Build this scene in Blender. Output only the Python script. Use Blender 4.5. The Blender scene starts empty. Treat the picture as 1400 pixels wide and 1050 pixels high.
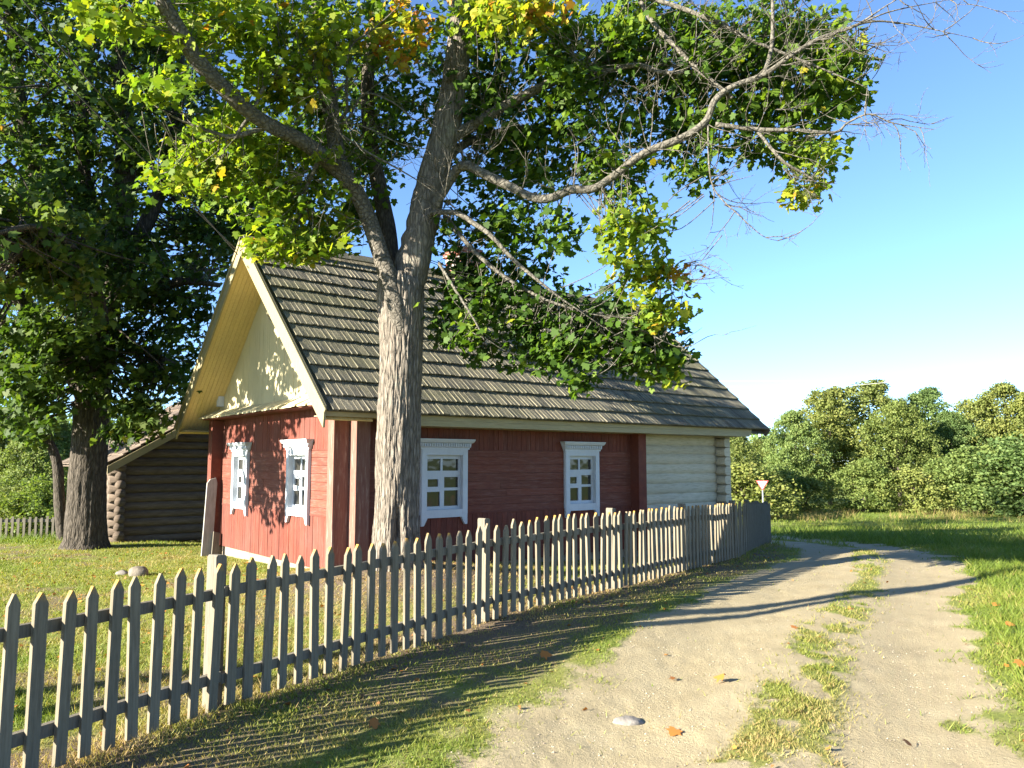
import bpy, math, random
import numpy as np
R = math.radians
random.seed(7); rng = np.random.default_rng(11)
scene = bpy.context.scene
COL = scene.collection

# ------------------------------------------------------------------ camera
F, PITCH, CAMH = 1076.7, R(5.663), 1.7
cam = bpy.data.cameras.new('camera'); cam.sensor_width = 36; cam.lens = 36*F/1400
cam.clip_start = .05; cam.clip_end = 2000
camo = bpy.data.objects.new('camera', cam); COL.objects.link(camo)
camo.location = (0, 0, CAMH); camo.rotation_euler = (R(90)+PITCH, 0, 0); scene.camera = camo

def at(x, y, Y):
    """world point seen at photo position x, y and lying Y metres ahead"""
    u = (x-700)/F; v = (525-y)/F
    d = np.array([u, math.cos(PITCH)-v*math.sin(PITCH), math.sin(PITCH)+v*math.cos(PITCH)])
    return np.array([0, 0, CAMH]) + d*(Y/d[1])
def at_ground(x, y, it=8):
    z = 0.
    for _ in range(it):
        u = (x-700)/F; v = (525-y)/F
        d = np.array([u, math.cos(PITCH)-v*math.sin(PITCH), math.sin(PITCH)+v*math.cos(PITCH)])
        p = np.array([0, 0, CAMH])+d*((z-CAMH)/d[2]); z = float(ground_z(p[0], p[1]))
    return p

# ------------------------------------------------------------------ noise
def _h(ix, iy, iz, s):
    n = (ix*374761393 + iy*668265263 + iz*1274126177 + s*974634533) & 0xffffffff
    n = ((n ^ (n >> 13))*1103515245) & 0xffffffff
    n = ((n ^ (n >> 16))*2246822519) & 0xffffffff
    return ((n ^ (n >> 15)) & 0xffffff)/float(0xffffff)
def vnoise(x, y, z=0., s=0):
    x, y, z = np.broadcast_arrays(np.asarray(x, float), np.asarray(y, float), np.asarray(z, float))
    ix, iy, iz = (np.floor(a).astype(np.int64) for a in (x, y, z))
    fx, fy, fz = x-ix, y-iy, z-iz
    fx, fy, fz = (a*a*(3-2*a) for a in (fx, fy, fz))
    def L(a, b, t): return a+(b-a)*t
    c = lambda i, j, k: _h(ix+i, iy+j, iz+k, s)
    return L(L(L(c(0,0,0), c(1,0,0), fx), L(c(0,1,0), c(1,1,0), fx), fy),
             L(L(c(0,0,1), c(1,0,1), fx), L(c(0,1,1), c(1,1,1), fx), fy), fz)
def fbm(x, y, z=0., s=0, o=4):
    t = 0; a = .5; f = 1.; n = 0
    for i in range(o):
        t = t+a*vnoise(np.asarray(x)*f, np.asarray(y)*f, np.asarray(z)*f, s+i*17); n += a; a *= .5; f *= 2.03
    return t/n
def sstep(a, b, x):
    t = np.clip((x-a)/(b-a), 0, 1); return t*t*(3-2*t)

# ------------------------------------------------------------------ tagging
def tag(o, label=None, cat=None, group=None, kind=None):
    if label: o['label'] = label
    if cat: o['category'] = cat
    if group: o['group'] = group
    if kind: o['kind'] = kind
    return o
def empty(name, loc=(0, 0, 0), rz=0, parent=None):
    o = bpy.data.objects.new(name, None); COL.objects.link(o); o.location = loc; o.rotation_euler.z = rz
    o.empty_display_size = .2
    if parent: o.parent = parent
    return o
def link(name, me, parent=None):
    o = bpy.data.objects.new(name, me); COL.objects.link(o)
    if parent: o.parent = parent
    return o

# ------------------------------------------------------------------ mesh builder
class MB:
    def __init__(s): s.v = []; s.f = []; s.t = []; s.n = 0; s.sm = []
    def add(s, verts, faces, tint=.5, smooth=False):
        s.v.extend([tuple(map(float, p)) for p in verts])
        s.f.extend([tuple(i+s.n for i in f) for f in faces]); s.n += len(verts)
        s.t.extend([tint]*len(faces)); s.sm.extend([smooth]*len(faces)); return s
    def box(s, a, b, tint=.5):
        (x0, y0, z0), (x1, y1, z1) = a, b
        v = [(x0,y0,z0),(x1,y0,z0),(x1,y1,z0),(x0,y1,z0),(x0,y0,z1),(x1,y0,z1),(x1,y1,z1),(x0,y1,z1)]
        return s.add(v, [(0,3,2,1),(4,5,6,7),(0,1,5,4),(1,2,6,5),(2,3,7,6),(3,0,4,7)], tint)
    def obox(s, o, ax, ay, az, tint=.5):
        """box from corner o with edge vectors"""
        o, ax, ay, az = map(np.asarray, (o, ax, ay, az))
        v = [o, o+ax, o+ax+ay, o+ay, o+az, o+ax+az, o+ax+ay+az, o+ay+az]
        f = [(0,3,2,1),(4,5,6,7),(0,1,5,4),(1,2,6,5),(2,3,7,6),(3,0,4,7)]
        if np.dot(np.cross(ax, ay), az) < 0: f = [q[::-1] for q in f]
        return s.add(v, f, tint)
    def prism(s, poly, ext, tint=.5):
        """3-D planar polygon extruded by vector ext"""
        n = len(poly); P = [np.asarray(p, float) for p in poly]; e = np.asarray(ext, float)
        nrm = sum(np.cross(P[i]-P[0], P[(i+1) % n]-P[0]) for i in range(n))
        v = P+[p+e for p in P]
        f = [tuple(range(n))[::-1], tuple(range(n, 2*n))]+[(i, (i+1) % n, n+(i+1) % n, n+i) for i in range(n)]
        if np.dot(nrm, e) < 0: f = [q[::-1] for q in f]
        return s.add(v, f, tint)
    def tube(s, pts, rad, seg=8, tint=.5, cap=True, wob=0., seed=0):
        P = np.asarray(pts, float); n = len(P); r = np.broadcast_to(np.asarray(rad, float), (n,))
        T = np.gradient(P, axis=0); T /= np.linalg.norm(T, axis=1)[:, None]+1e-9
        up = np.array([0, 0, 1.]) if abs(T[0][2]) < .9 else np.array([1., 0, 0])
        a = np.cross(T[0], up); a /= np.linalg.norm(a)
        ang = np.arange(seg)*2*math.pi/seg; out = []
        for i in range(n):
            a = a-T[i]*a.dot(T[i]); a /= np.linalg.norm(a)+1e-9; b = np.cross(T[i], a)
            rr = r[i]*np.ones(seg)
            if wob: rr = rr*(1+wob*(fbm(np.cos(ang)*1.3+seed, np.sin(ang)*1.3, i*.35+seed*.7, seed)-.5)*2)
            out.append(P[i]+np.outer(np.cos(ang)*rr, a)+np.outer(np.sin(ang)*rr, b))
        V = np.concatenate(out)
        f = [(i*seg+j, i*seg+(j+1) % seg, (i+1)*seg+(j+1) % seg, (i+1)*seg+j) for i in range(n-1) for j in range(seg)]
        if cap: f += [tuple(range(seg))[::-1], tuple(range((n-1)*seg, n*seg))]
        return s.add(V, f, tint, True)
    def mesh(s, name, mat):
        me = bpy.data.meshes.new(name); me.from_pydata(s.v, [], s.f); me.materials.append(mat)
        a = me.attributes.new('tint', 'FLOAT', 'FACE'); a.data.foreach_set('value', np.asarray(s.t, np.float32))
        me.polygons.foreach_set('use_smooth', s.sm); me.update(); return me
    def build(s, name, mat, parent=None): return link(name, s.mesh(name, mat), parent)

def np_mesh(name, V, k, mat, tint=None, smooth=False):
    """many polygons of k corners each, no shared corners"""
    n = len(V)//k; me = bpy.data.meshes.new(name)
    me.vertices.add(n*k); me.vertices.foreach_set('co', V.astype(np.float32).ravel())
    me.loops.add(n*k); me.loops.foreach_set('vertex_index', np.arange(n*k, dtype=np.int32))
    me.polygons.add(n); me.polygons.foreach_set('loop_start', np.arange(0, n*k, k, dtype=np.int32))
    if tint is not None:
        a = me.attributes.new('tint', 'FLOAT', 'FACE'); a.data.foreach_set('value', np.asarray(tint, np.float32))
    me.materials.append(mat); me.update(calc_edges=True); me.validate(); return me

# ------------------------------------------------------------------ materials
class NT:
    def __init__(s, name):
        s.m = bpy.data.materials.new(name); s.m.use_nodes = True; s.t = s.m.node_tree; s.t.nodes.clear()
        s.out = s.n('ShaderNodeOutputMaterial')
    def n(s, typ, **kw):
        o = s.t.nodes.new(typ)
        for k, v in kw.items(): setattr(o, k, v)
        return o
    def l(s, a, b): s.t.links.new(a, b)
    def val(s, sock, v):
        if hasattr(v, 'is_output'): s.l(v, sock)
        else: sock.default_value = v
    def coord(s, scale=(1, 1, 1), kind='Object', rot=(0, 0, 0)):
        tc = s.n('ShaderNodeTexCoord'); mp = s.n('ShaderNodeMapping'); s.l(tc.outputs[kind], mp.inputs[0])
        mp.inputs['Scale'].default_value = scale; mp.inputs['Rotation'].default_value = rot; return mp.outputs[0]
    def noise(s, vec, scale=5, detail=5, rough=.6, dist=0):
        o = s.n('ShaderNodeTexNoise'); s.l(vec, o.inputs['Vector'])
        o.inputs['Scale'].default_value = scale; o.inputs['Detail'].default_value = detail
        o.inputs['Roughness'].default_value = rough; o.inputs['Distortion'].default_value = dist; return o.outputs[0]
    def ramp(s, fac, stops, interp='LINEAR'):
        o = s.n('ShaderNodeValToRGB'); s.l(fac, o.inputs[0]); cr = o.color_ramp; cr.interpolation = interp
        while len(cr.elements) < len(stops): cr.elements.new(.5)
        for e, (p, c) in zip(cr.elements, stops):
            e.position = p; e.color = (c, c, c, 1) if not hasattr(c, '__len__') else tuple(c)+(1,)
        return o.outputs[0]
    def mix(s, fac, a, b, typ='MIX'):
        o = s.n('ShaderNodeMix', data_type='RGBA', blend_type=typ); s.val(o.inputs[0], fac)
        for i, c in ((6, a), (7, b)):
            if hasattr(c, 'is_output'): s.l(c, o.inputs[i])
            else: o.inputs[i].default_value = tuple(c)+(1,)
        return o.outputs[2]
    def math(s, op, a, b=0., clamp=False):
        o = s.n('ShaderNodeMath', operation=op, use_clamp=clamp); s.val(o.inputs[0], a); s.val(o.inputs[1], b); return o.outputs[0]
    def attr(s, name='tint'):
        o = s.n('ShaderNodeAttribute', attribute_name=name); return o.outputs['Fac']
    def bump(s, h, strength=.5, dist=.01):
        o = s.n('ShaderNodeBump'); s.l(h, o.inputs['Height']); o.inputs['Strength'].default_value = strength
        o.inputs['Distance'].default_value = dist; return o.outputs[0]
    def pbr(s, col, rough=.8, normal=None, spec=.3, metal=0):
        o = s.n('ShaderNodeBsdfPrincipled'); s.val(o.inputs['Base Color'], col if hasattr(col, 'is_output') else tuple(col)+(1,))
        s.val(o.inputs['Roughness'], rough); o.inputs['Specular IOR Level'].default_value = spec; o.inputs['Metallic'].default_value = metal
        if normal is not None: s.l(normal, o.inputs['Normal'])
        s.l(o.outputs[0], s.out.inputs[0]); return s.m

def wood(name, stops, grain=(1, 1, 12), wear=None, wearcol=(.5, .45, .4), bump=.35, rough=.75, var=.35, gscale=6, edge=None):
    """painted or bare board: grain noise, board-to-board variation, patches of wear"""
    t = NT(name); c = t.coord(grain); g = t.noise(c, gscale, 6, .65, .3)
    col = t.ramp(g, stops)
    ti = t.attr()
    dark = t.math('ADD', t.math('MULTIPLY', ti, var), 1-var/2)
    cc = t.n('ShaderNodeCombineColor')
    for i in range(3): t.l(dark, cc.inputs[i])
    col = t.mix(1., col, cc.outputs[0], 'MULTIPLY')
    c2 = t.coord((1, 1, 1)); big = t.noise(c2, 1.3, 4, .6)
    col = t.mix(t.ramp(big, [(.35, 0.), (.75, .45)]), col, t.mix(.5, col, (.1, .09, .08), 'MIX'))
    if wear:
        w = t.noise(t.coord(grain), wear[0], 8, .72, .2)
        m = t.ramp(w, [(wear[1], 0.), (wear[1]+wear[2], 1.)])
        col = t.mix(m, col, wearcol)
    nb = t.bump(g, bump, .006)
    return t.pbr(col, rough, nb, .25)

def leafmat(name, stops, trans=.42, rough=.45, gloss=.35, perobj=False):
    t = NT(name); ti = t.attr(); n = t.noise(t.coord(), 9, 3, .6)
    f = t.math('ADD', ti, t.math('MULTIPLY', t.math('SUBTRACT', n, .5), .25), True)
    col = t.ramp(f, stops)
    if perobj: oi = t.n('ShaderNodeObjectInfo'); col = t.mix(1., col, t.ramp(oi.outputs['Random'], [(0, (.76, .94, 1.05)), (.3, (.92, 1.0, .92)), (.6, (1.03, 1., .95)), (1, (1.10, 1.02, .90))]), 'MULTIPLY')
    p = t.n('ShaderNodeBsdfPrincipled'); t.l(col, p.inputs['Base Color']); p.inputs['Roughness'].default_value = rough
    p.inputs['Specular IOR Level'].default_value = gloss
    tr = t.n('ShaderNodeBsdfTranslucent')
    tc = t.mix(1., col, (1.35, 1.45, .55), 'MULTIPLY'); t.l(tc, tr.inputs[0])
    mx = t.n('ShaderNodeMixShader'); mx.inputs[0].default_value = trans
    t.l(p.outputs[0], mx.inputs[1]); t.l(tr.outputs[0], mx.inputs[2]); t.l(mx.outputs[0], t.out.inputs[0]); return t.m

M = {}
M['red'] = wood('red_paint', [(.25, (0.095, 0.023, 0.015)), (.55, (0.134, 0.035, 0.021)), (.8, (0.173, 0.057, 0.031))], (1, 1, 1), (9, .66, .12), (.22, .13, .11), .3)
M['red_h'] = wood('red_paint_boards', [(.25, (0.100, 0.025, 0.017)), (.55, (0.144, 0.041, 0.024)), (.8, (0.195, 0.075, 0.040))], (1, 1, 9), (3.2, .50, .25), (.20, .10, .08), .4)
M['red_v'] = wood('red_paint_staves', [(.25, (0.096, 0.022, 0.015)), (.55, (0.138, 0.034, 0.020)), (.8, (0.171, 0.052, 0.029))], (9, 9, 1), (3, .55, .22), (.19, .09, .072), .4)
M['red_worn'] = wood('red_paint_worn', [(.25, (0.132, 0.050, 0.038)), (.55, (0.187, 0.088, 0.063)), (.8, (0.248, 0.162, 0.115))], (8, 8, .8), (3, .55, .15), (.30, .22, .18), .5)
M['cream'] = wood('cream_paint', [(.3, (0.229, 0.192, 0.101)), (.6, (0.266, 0.229, 0.126)), (.85, (0.284, 0.252, 0.151))], (7, 7, .8), (3, .78, .08), (.40, .33, .22), .2, .6, .12)
M['soffit'] = wood('soffit_bounce_tone', [(.3, (.50, .37, .15)), (.6, (.58, .44, .19)), (.85, (.62, .48, .23))], (7, 7, .8), None, bump=.2, rough=.6, var=.14)  # cream boards coloured yellower to stand in for bounced light
M['cream_gable'] = wood('pale_gable_paint', [(.3, (0.500, 0.437, 0.256)), (.6, (0.530, 0.466, 0.280)), (.85, (0.560, 0.490, 0.300))], (7, 7, .8), (3, .84, .08), (.42, .38, .28), .12, .6, .05)
M['cream_dark'] = wood('eave_paint', [(.3, (0.285, 0.240, 0.128)), (.6, (0.360, 0.307, 0.173)), (.85, (0.398, 0.345, 0.210))], (.7, 5, 8), (3, .72, .1), (.32, .27, .17), .25, .6, .15)
M['white'] = wood('white_paint', [(.3, (0.485, 0.510, 0.544)), (.6, (0.524, 0.551, 0.579)), (.85, (0.544, 0.565, 0.586))], (5, 5, 2), (5, .80, .08), (.5, .48, .44), .12, .5, .06)
M['log_white'] = wood('whitewashed_log', [(.28, (0.352, 0.312, 0.223)), (.5, (0.493, 0.446, 0.333)), (.75, (0.565, 0.508, 0.383))], (.8, 6, 7), (2.2, .66, .1), (.27, .25, .21), .6, .8, .16)
M['log_dark'] = wood('bare_dark_log', [(.28, (0.065, 0.048, 0.036)), (.5, (0.130, 0.098, 0.072)), (.75, (0.208, 0.161, 0.120))], (.7, 6, 7), None, bump=.8, rough=.9)
M['grey_wood'] = wood('weathered_grey_wood', [(.25, (0.094, 0.084, 0.063)), (.5, (0.151, 0.134, 0.101)), (.8, (0.216, 0.191, 0.144))], (10, 10, .8), None, bump=.6, rough=.9, var=.5)
M['plank'] = wood('grey_plank', [(.25, (.16, .16, .14)), (.5, (.27, .265, .24)), (.8, (.38, .37, .33))], (10, 10, .7), (3, .6, .1), (.2, .24, .17), .6, .9)
M['shake'] = None
def mk_shake():
    t = NT('wooden_shake'); c = t.coord((22, 1.6, 1.6)); g = t.noise(c, 3.5, 6, .7, .2)
    col = t.ramp(g, [(.25, (.085, .077, .064)), (.5, (.172, .159, .13)), (.8, (.27, .252, .21))])
    ti = t.attr(); col = t.mix(t.ramp(ti, [(.0, .0), (1, .75)]), t.mix(1., col, (.62, .62, .6), 'MULTIPLY'), t.mix(1., col, (1.35, 1.3, 1.1), 'MULTIPLY'))
    mo = t.noise(t.coord((.35, 1, 1)), 1.1, 5, .65)
    col = t.mix(t.ramp(mo, [(.42, 0.), (.68, .5)]), col, (.10, .105, .045))
    fi = t.noise(t.coord((60, 3, 3)), 4, 3, .6)
    return t.pbr(col, .9, t.bump(t.math('ADD', g, t.math('MULTIPLY', fi, .5)), .7, .01), .2)
M['shake'] = mk_shake()
def mk_bark(name, c0, c1, c2, lich=(.24, .25, .19), lamt=.6, sc=(9, 9, 1.6), vs=(16, 16, 3.0)):
    t = NT(name); c = t.coord(sc); g = t.noise(c, 3.2, 7, .7, .6)
    v = t.n('ShaderNodeTexVoronoi', feature='DISTANCE_TO_EDGE'); t.l(t.coord(vs), v.inputs[0]); v.inputs['Scale'].default_value = 1.5
    fur = t.ramp(v.outputs['Distance'], [(.0, 0.), (.22, 1.)])
    h = t.math('ADD', t.math('MULTIPLY', fur, .6), g)
    col = t.ramp(g, [(.3, c0), (.52, c1), (.75, c2)])
    col = t.mix(t.math('MULTIPLY', t.math('SUBTRACT', 1., fur), .55), col, tuple(x*.4 for x in c0))  # furrow lines darkened in the colour in place of their shade
    li = t.noise(t.coord(), 2.2, 6, .7)
    col = t.mix(t.ramp(li, [(lamt, 0.), (lamt+.12, .7)]), col, lich)
    return t.pbr(col, .95, t.bump(h, .9, .02), .15)
M['bark'] = mk_bark('maple_bark', (.10, .084, .066), (.20, .172, .138), (.30, .268, .22), (.24, .24, .18))
M['bark_limb'] = mk_bark('limb_bark', (.07, .062, .05), (.14, .125, .10), (.22, .20, .17), (.26, .19, .07), .66, (8, 8, 8), (11, 11, 11))
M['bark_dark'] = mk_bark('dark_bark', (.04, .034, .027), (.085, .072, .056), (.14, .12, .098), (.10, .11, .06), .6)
M['dead'] = mk_bark('bare_twig_bark', (.085, .076, .06), (.155, .142, .115), (.24, .222, .185), (.29, .17, .045), .66, (12, 12, 12), (9, 9, 9))
M['maple'] = leafmat('maple_leaf', [(0, (.024, .054, .010)), (.3, (.062, .118, .014)), (.52, (.145, .21, .020)), (.78, (.29, .29, .024)), (.9, (.40, .24, .025)), (1, (.40, .15, .03))], .46, .55, .18)
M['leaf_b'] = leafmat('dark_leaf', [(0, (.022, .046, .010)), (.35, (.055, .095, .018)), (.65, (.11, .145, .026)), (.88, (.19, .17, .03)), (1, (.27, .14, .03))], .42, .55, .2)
M['leaf_far'] = leafmat('thicket_leaf', [(0, (.075, .104, .034)), (.35, (.134, .170, .048)), (.65, (.186, .210, .062)), (1, (.24, .235, .08))], .35, .6, .15, True)
M['grass'] = leafmat('grass_blade', [(0, (.07, .105, .02)), (.35, (.135, .185, .026)), (.6, (.205, .215, .045)), (.8, (.28, .235, .085)), (1, (.33, .23, .105))], .35, .55, .2)
M['fallen'] = leafmat('fallen_leaf', [(0, (.16, .085, .035)), (.5, (.40, .15, .035)), (1, (.52, .26, .05))], .15, .7, .2)
t = NT('window_glass'); gp = t.n('ShaderNodeBsdfPrincipled'); gp.inputs['Base Color'].default_value = (.03, .028, .022, 1)
gp.inputs['Roughness'].default_value = .06; gp.inputs['Specular IOR Level'].default_value = .6
wv = t.noise(t.coord(), 3.0, 2, .5); t.l(t.bump(wv, .12, .05), gp.inputs['Normal']); t.l(gp.outputs[0], t.out.inputs[0]); M['glass'] = t.m
t = NT('lace_curtain'); M['curtain'] = t.pbr(t.ramp(t.noise(t.coord((14, 14, 1)), 3, 3, .6), [(.3, (.10, .09, .06)), (.7, (.25, .22, .14))]), .9)
t = NT('field_stone'); g = t.noise(t.coord(), 9, 6, .7); M['stone'] = t.pbr(t.ramp(g, [(.3, (.10, .085, .065)), (.6, (.18, .155, .12)), (.8, (.26, .23, .19))]), .9, t.bump(g, .8, .02))
t = NT('white_stone'); g = t.noise(t.coord(), 14, 6, .7); M['stone_w'] = t.pbr(t.ramp(g, [(.3, (.13, .115, .098)), (.7, (.24, .218, .19))]), .9, t.bump(g, .6, .02))
t = NT('plinth_plaster'); g = t.noise(t.coord(), 6, 7, .7); M['plinth'] = t.pbr(t.ramp(g, [(.3, (.17, .14, .10)), (.55, (.27, .225, .165)), (.8, (.33, .285, .22))]), .95, t.bump(g, .8, .02))
t = NT('chimney_brick'); b = t.n('ShaderNodeTexBrick'); t.l(t.coord((1, 1, 1), rot=(R(90), 0, 0)), b.inputs[0]); b.inputs['Scale'].default_value = 4
b.inputs['Color1'].default_value = (.33, .11, .07, 1); b.inputs['Color2'].default_value = (.24, .075, .05, 1); b.inputs['Mortar'].default_value = (.3, .27, .24, 1); b.inputs['Mortar Size'].default_value = .03
M['brick'] = t.pbr(t.mix(t.ramp(t.noise(t.coord(), 8, 5, .7), [(.4, 0.), (.7, .5)]), b.outputs[0], (.08, .06, .05)), .9)
t = NT('porcelain'); M['porcelain'] = t.pbr((.30, .24, .18), .25, None, .5)
t = NT('dark_iron'); M['iron'] = t.pbr((.05, .045, .04), .6, None, .4)
t = NT('cable_sheath'); M['cable'] = t.pbr((.06, .06, .06), .7)
t = NT('line_metal'); M['line'] = t.pbr((.52, .52, .48), .5, None, .5)
t = NT('sign_white'); M['sign_white'] = t.pbr((.78, .76, .75), .4)
t = NT('sign_red'); M['sign_red'] = t.pbr((.55, .05, .05), .4)
t = NT('sign_steel'); M['steel'] = t.pbr((.45, .46, .47), .45, None, .4, .6)

# picket wood: grey, with orange lichen on the tips and greener at the foot
t = NT('picket_wood'); c = t.coord((14, 14, 1.0)); g = t.noise(c, 4, 6, .7, .2)
col = t.ramp(g, [(.25, (.105, .088, .060)), (.5, (.185, .157, .108)), (.8, (.265, .228, .162))])
oi = t.n('ShaderNodeObjectInfo'); col = t.mix(t.math('MULTIPLY', oi.outputs['Random'], .55), col, t.mix(1., col, (.55, .57, .60), 'MULTIPLY'))
sx = t.n('ShaderNodeSeparateXYZ'); tc = t.n('ShaderNodeTexCoord'); t.l(tc.outputs['Object'], sx.inputs[0])
ln = t.noise(t.coord(), 22, 4, .6)
lt = t.math('MULTIPLY', t.ramp(sx.outputs[2], [(.945, 0.), (1., 1.)]), t.ramp(ln, [(.40, 0.), (.6, .9)]))
lt = t.math('MULTIPLY', lt, t.ramp(oi.outputs['Random'], [(.3, .1), (.6, 1.)]))
col = t.mix(lt, col, (.48, .24, .03))
M['picket'] = t.pbr(col, .9, t.bump(g, .5, .006), .2)

# ------------------------------------------------------------------ ground shape and masks
LT = [(-2.2, -.6), (-.9, 2.0), (.42, 4.6), (2.3, 8.64), (3.82, 11.16), (5.66, 14.5), (6.75, 17.3), (7.2, 20.), (6.7, 24.), (4.5, 29.), (0, 35)]
RT = [(-.5, -.6), (.95, 2.0), (2.30, 4.6), (3.06, 6.15), (4.36, 8.64), (5.72, 11.16), (7.1, 14.04), (8.1, 17.), (8.6, 20.), (8.1, 25.), (5.6, 31.), (1, 37.5)]
FP = [(-3.45, 2.75), (-2.6, 4.41), (-1.66, 6.17), (-.26, 8.2), (1.31, 10.26), (3.85, 14.04), (6.5, 20.1)]
def pdist(X, Y, L):
    best = np.full(np.shape(X), 1e9); sgn = np.zeros(np.shape(X))
    for (ax, ay), (bx, by) in zip(L[:-1], L[1:]):
        dx, dy = bx-ax, by-ay; l2 = dx*dx+dy*dy
        tt = np.clip(((X-ax)*dx+(Y-ay)*dy)/l2, 0, 1)
        d = np.hypot(X-ax-tt*dx, Y-ay-tt*dy); s = np.sign((X-ax)*dy-(Y-ay)*dx)
        m = d < best; best = np.where(m, d, best); sgn = np.where(m, s, sgn)
    return best, sgn
TREE = (-1.47, 10.15)
def ground_base(X, Y):
    X = np.asarray(X, float); Y = np.asarray(Y, float)
    sp = lambda a, k: np.log1p(np.exp(np.clip(a/k, -30, 30)))*k
    left = sstep(-4., -9., X)
    z = -(.060*(1-left)*sp(Y-14.8, .8)+.13*left*sp(Y-17.6, .5))
    z = z+.0*X
    far = np.hypot(X, Y)
    z = np.where(far > 45, np.maximum(z, -2.6-.004*(far-45)), z)
    z = np.maximum(z, -3.2)
    z = z+.30*np.exp(-((X-TREE[0])**2+(Y-TREE[1])**2)/(2*1.25**2))
    z = z+.10*np.exp(-((X+1.0)**2+(Y-12.)**2)/(2*2.2**2))
    return z
def ground_z(X, Y):
    z = ground_base(X, Y)
    dl, _ = pdist(np.asarray(X, float), np.asarray(Y, float), LT); dr, _ = pdist(np.asarray(X, float), np.asarray(Y, float), RT)
    z = z-.045*np.exp(-(np.minimum(dl, dr)/.55)**2)
    z = z+(fbm(np.asarray(X)*.5, np.asarray(Y)*.5, 0, 3, 3)-.5)*.07
    return z
def masks(X, Y):
    n1 = fbm(X*1.1, Y*1.1, 0, 5, 5)-.5; n2 = fbm(X*4.5, Y*4.5, 0, 9, 4)-.5; n3 = fbm(X*.45, Y*.45, 0, 21, 3)-.5
    dl, sl = pdist(X, Y, LT); dr, sr = pdist(X, Y, RT); df, sf = pdist(X, Y, FP)
    hl = .62+.10*sstep(4, 9, Y)-.22*sstep(11, 15, Y); hr = .52+.04*np.sin(Y)
    hr = hr-.08*sstep(11, 15, Y)
    w = n1*.75+n2*.35
    a = sstep(.20, -.16, dl-hl+w*.9*(1-.3*(sl > 0))); b = sstep(.24, -.20, dr-hr+w*(.7+.7*(sr > 0)))
    sand = np.maximum(a, b)
    # loose sandy verge left of the left track near the camera
    verge = sstep(1.5, .5, dl)*(sl < 0)*sstep(9.5, 5., Y)*sstep(-.10, .12, n1+n2*.6)
    sand = np.maximum(sand, verge*.85)
    # gaps in the grass strip between the tracks
    mid = (sl > 0)*(sr < 0)*sstep(.0, .2, n1+n2*.9)*.8
    gap = np.exp(-((Y-7.2)/.7)**2)*.55*(sl > 0)*(sr < 0)*sstep(-.16, .05, n2)
    sand = np.clip(np.maximum(sand, np.maximum(mid, gap)), 0, 1)
    dt = np.hypot(X-TREE[0], Y-TREE[1]-.2)
    dirt = sstep(3.4, .6, dt+n1*2.2+n2*1.2)*.85
    dirt = np.maximum(dirt, sstep(.75, .1, df+n1*.8+n2*.5)*.75)
    dirt = np.maximum(dirt, (sf > 0)*sstep(1.7, .5, df+n1*2.0+n2*1.0)*.62)
    yard = (sf < 0)
    dirt = np.maximum(dirt, yard*sstep(.02, .22, n1+n2*.5)*.6)
    dirt = np.clip(dirt*(1-sand), 0, 1)
    right = (sr > 0)*sstep(.45, 1.1, dr)
    lush = np.clip(.55+n3*1.2+.55*right-.25*dirt-.20*(sl > 0)*(sr < 0)-.12*yard, 0, 1)
    return sand, dirt, lush

# ground sheet: one polar grid round the viewpoint, finer close by, out to the horizon
ang = np.concatenate([np.linspace(-50, 50, 401), np.linspace(50, 310, 90)[1:-1]]); ang = np.radians(ang)
rad = np.concatenate([[.02], np.geomspace(.9, 900, 430)])
A, Rr = np.meshgrid(ang, rad); GX = np.sin(A)*Rr; GY = np.cos(A)*Rr
GZ = ground_z(GX.ravel(), GY.ravel()).reshape(GX.shape)
sand, dirt, lush = masks(GX.ravel(), GY.ravel())
GZ = GZ+((fbm(GX*9, GY*9, 0, 31, 3)-.5)*.02*np.clip(12/np.maximum(Rr, 1), 0, 1))
_dr, _sr = pdist(GX.ravel(), GY.ravel(), RT); lane = _dr*_sr
nr, na = GX.shape
idx = np.arange(nr*na).reshape(nr, na); i2 = np.roll(idx, -1, axis=1)
quads = np.stack([idx[:-1], idx[1:], i2[1:], i2[:-1]], -1).reshape(-1, 4)[:, ::-1]
me = bpy.data.meshes.new('ground'); me.vertices.add(nr*na)
me.vertices.foreach_set('co', np.stack([GX, GY, GZ], -1).astype(np.float32).ravel())
me.loops.add(quads.size); me.loops.foreach_set('vertex_index', quads.astype(np.int32).ravel())
me.polygons.add(len(quads)); me.polygons.foreach_set('loop_start', np.arange(0, quads.size, 4, dtype=np.int32))
me.update(calc_edges=True); me.polygons.foreach_set('use_smooth', np.ones(len(quads), bool))
for nm, a in (('sand', sand), ('dirt', dirt), ('lush', lush), ('lane', lane)):
    at_ = me.attributes.new(nm, 'FLOAT', 'POINT'); at_.data.foreach_set('value', a.astype(np.float32))
t = NT('meadow_and_track'); c = t.coord()
ns = t.noise(c, 2.2, 8, .65); nf = t.noise(c, 34, 6, .7); nm_ = t.noise(c, .35, 4, .6); pe = t.noise(c, 120, 3, .6)
sandc = t.ramp(ns, [(.3, (.265, .218, .128)), (.5, (.312, .260, .157)), (.72, (.35, .297, .185))])
sandc = t.mix(t.ramp(nf, [(.42, .0), (.68, .35)]), sandc, (.245, .20, .12))
sandc = t.mix(t.ramp(pe, [(.62, 0.), (.7, .5)]), sandc, (.47, .40, .30))
la = t.n('ShaderNodeCombineXYZ'); t.l(t.math('MULTIPLY', t.attr('lane'), 30.), la.inputs[0]); rut = t.noise(la.outputs[0], 1., 3, .6)
sxy = t.n('ShaderNodeSeparateXYZ'); t.l(c, sxy.inputs[0]); t.l(t.math('MULTIPLY', sxy.outputs[1], .5), la.inputs[1])
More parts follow.
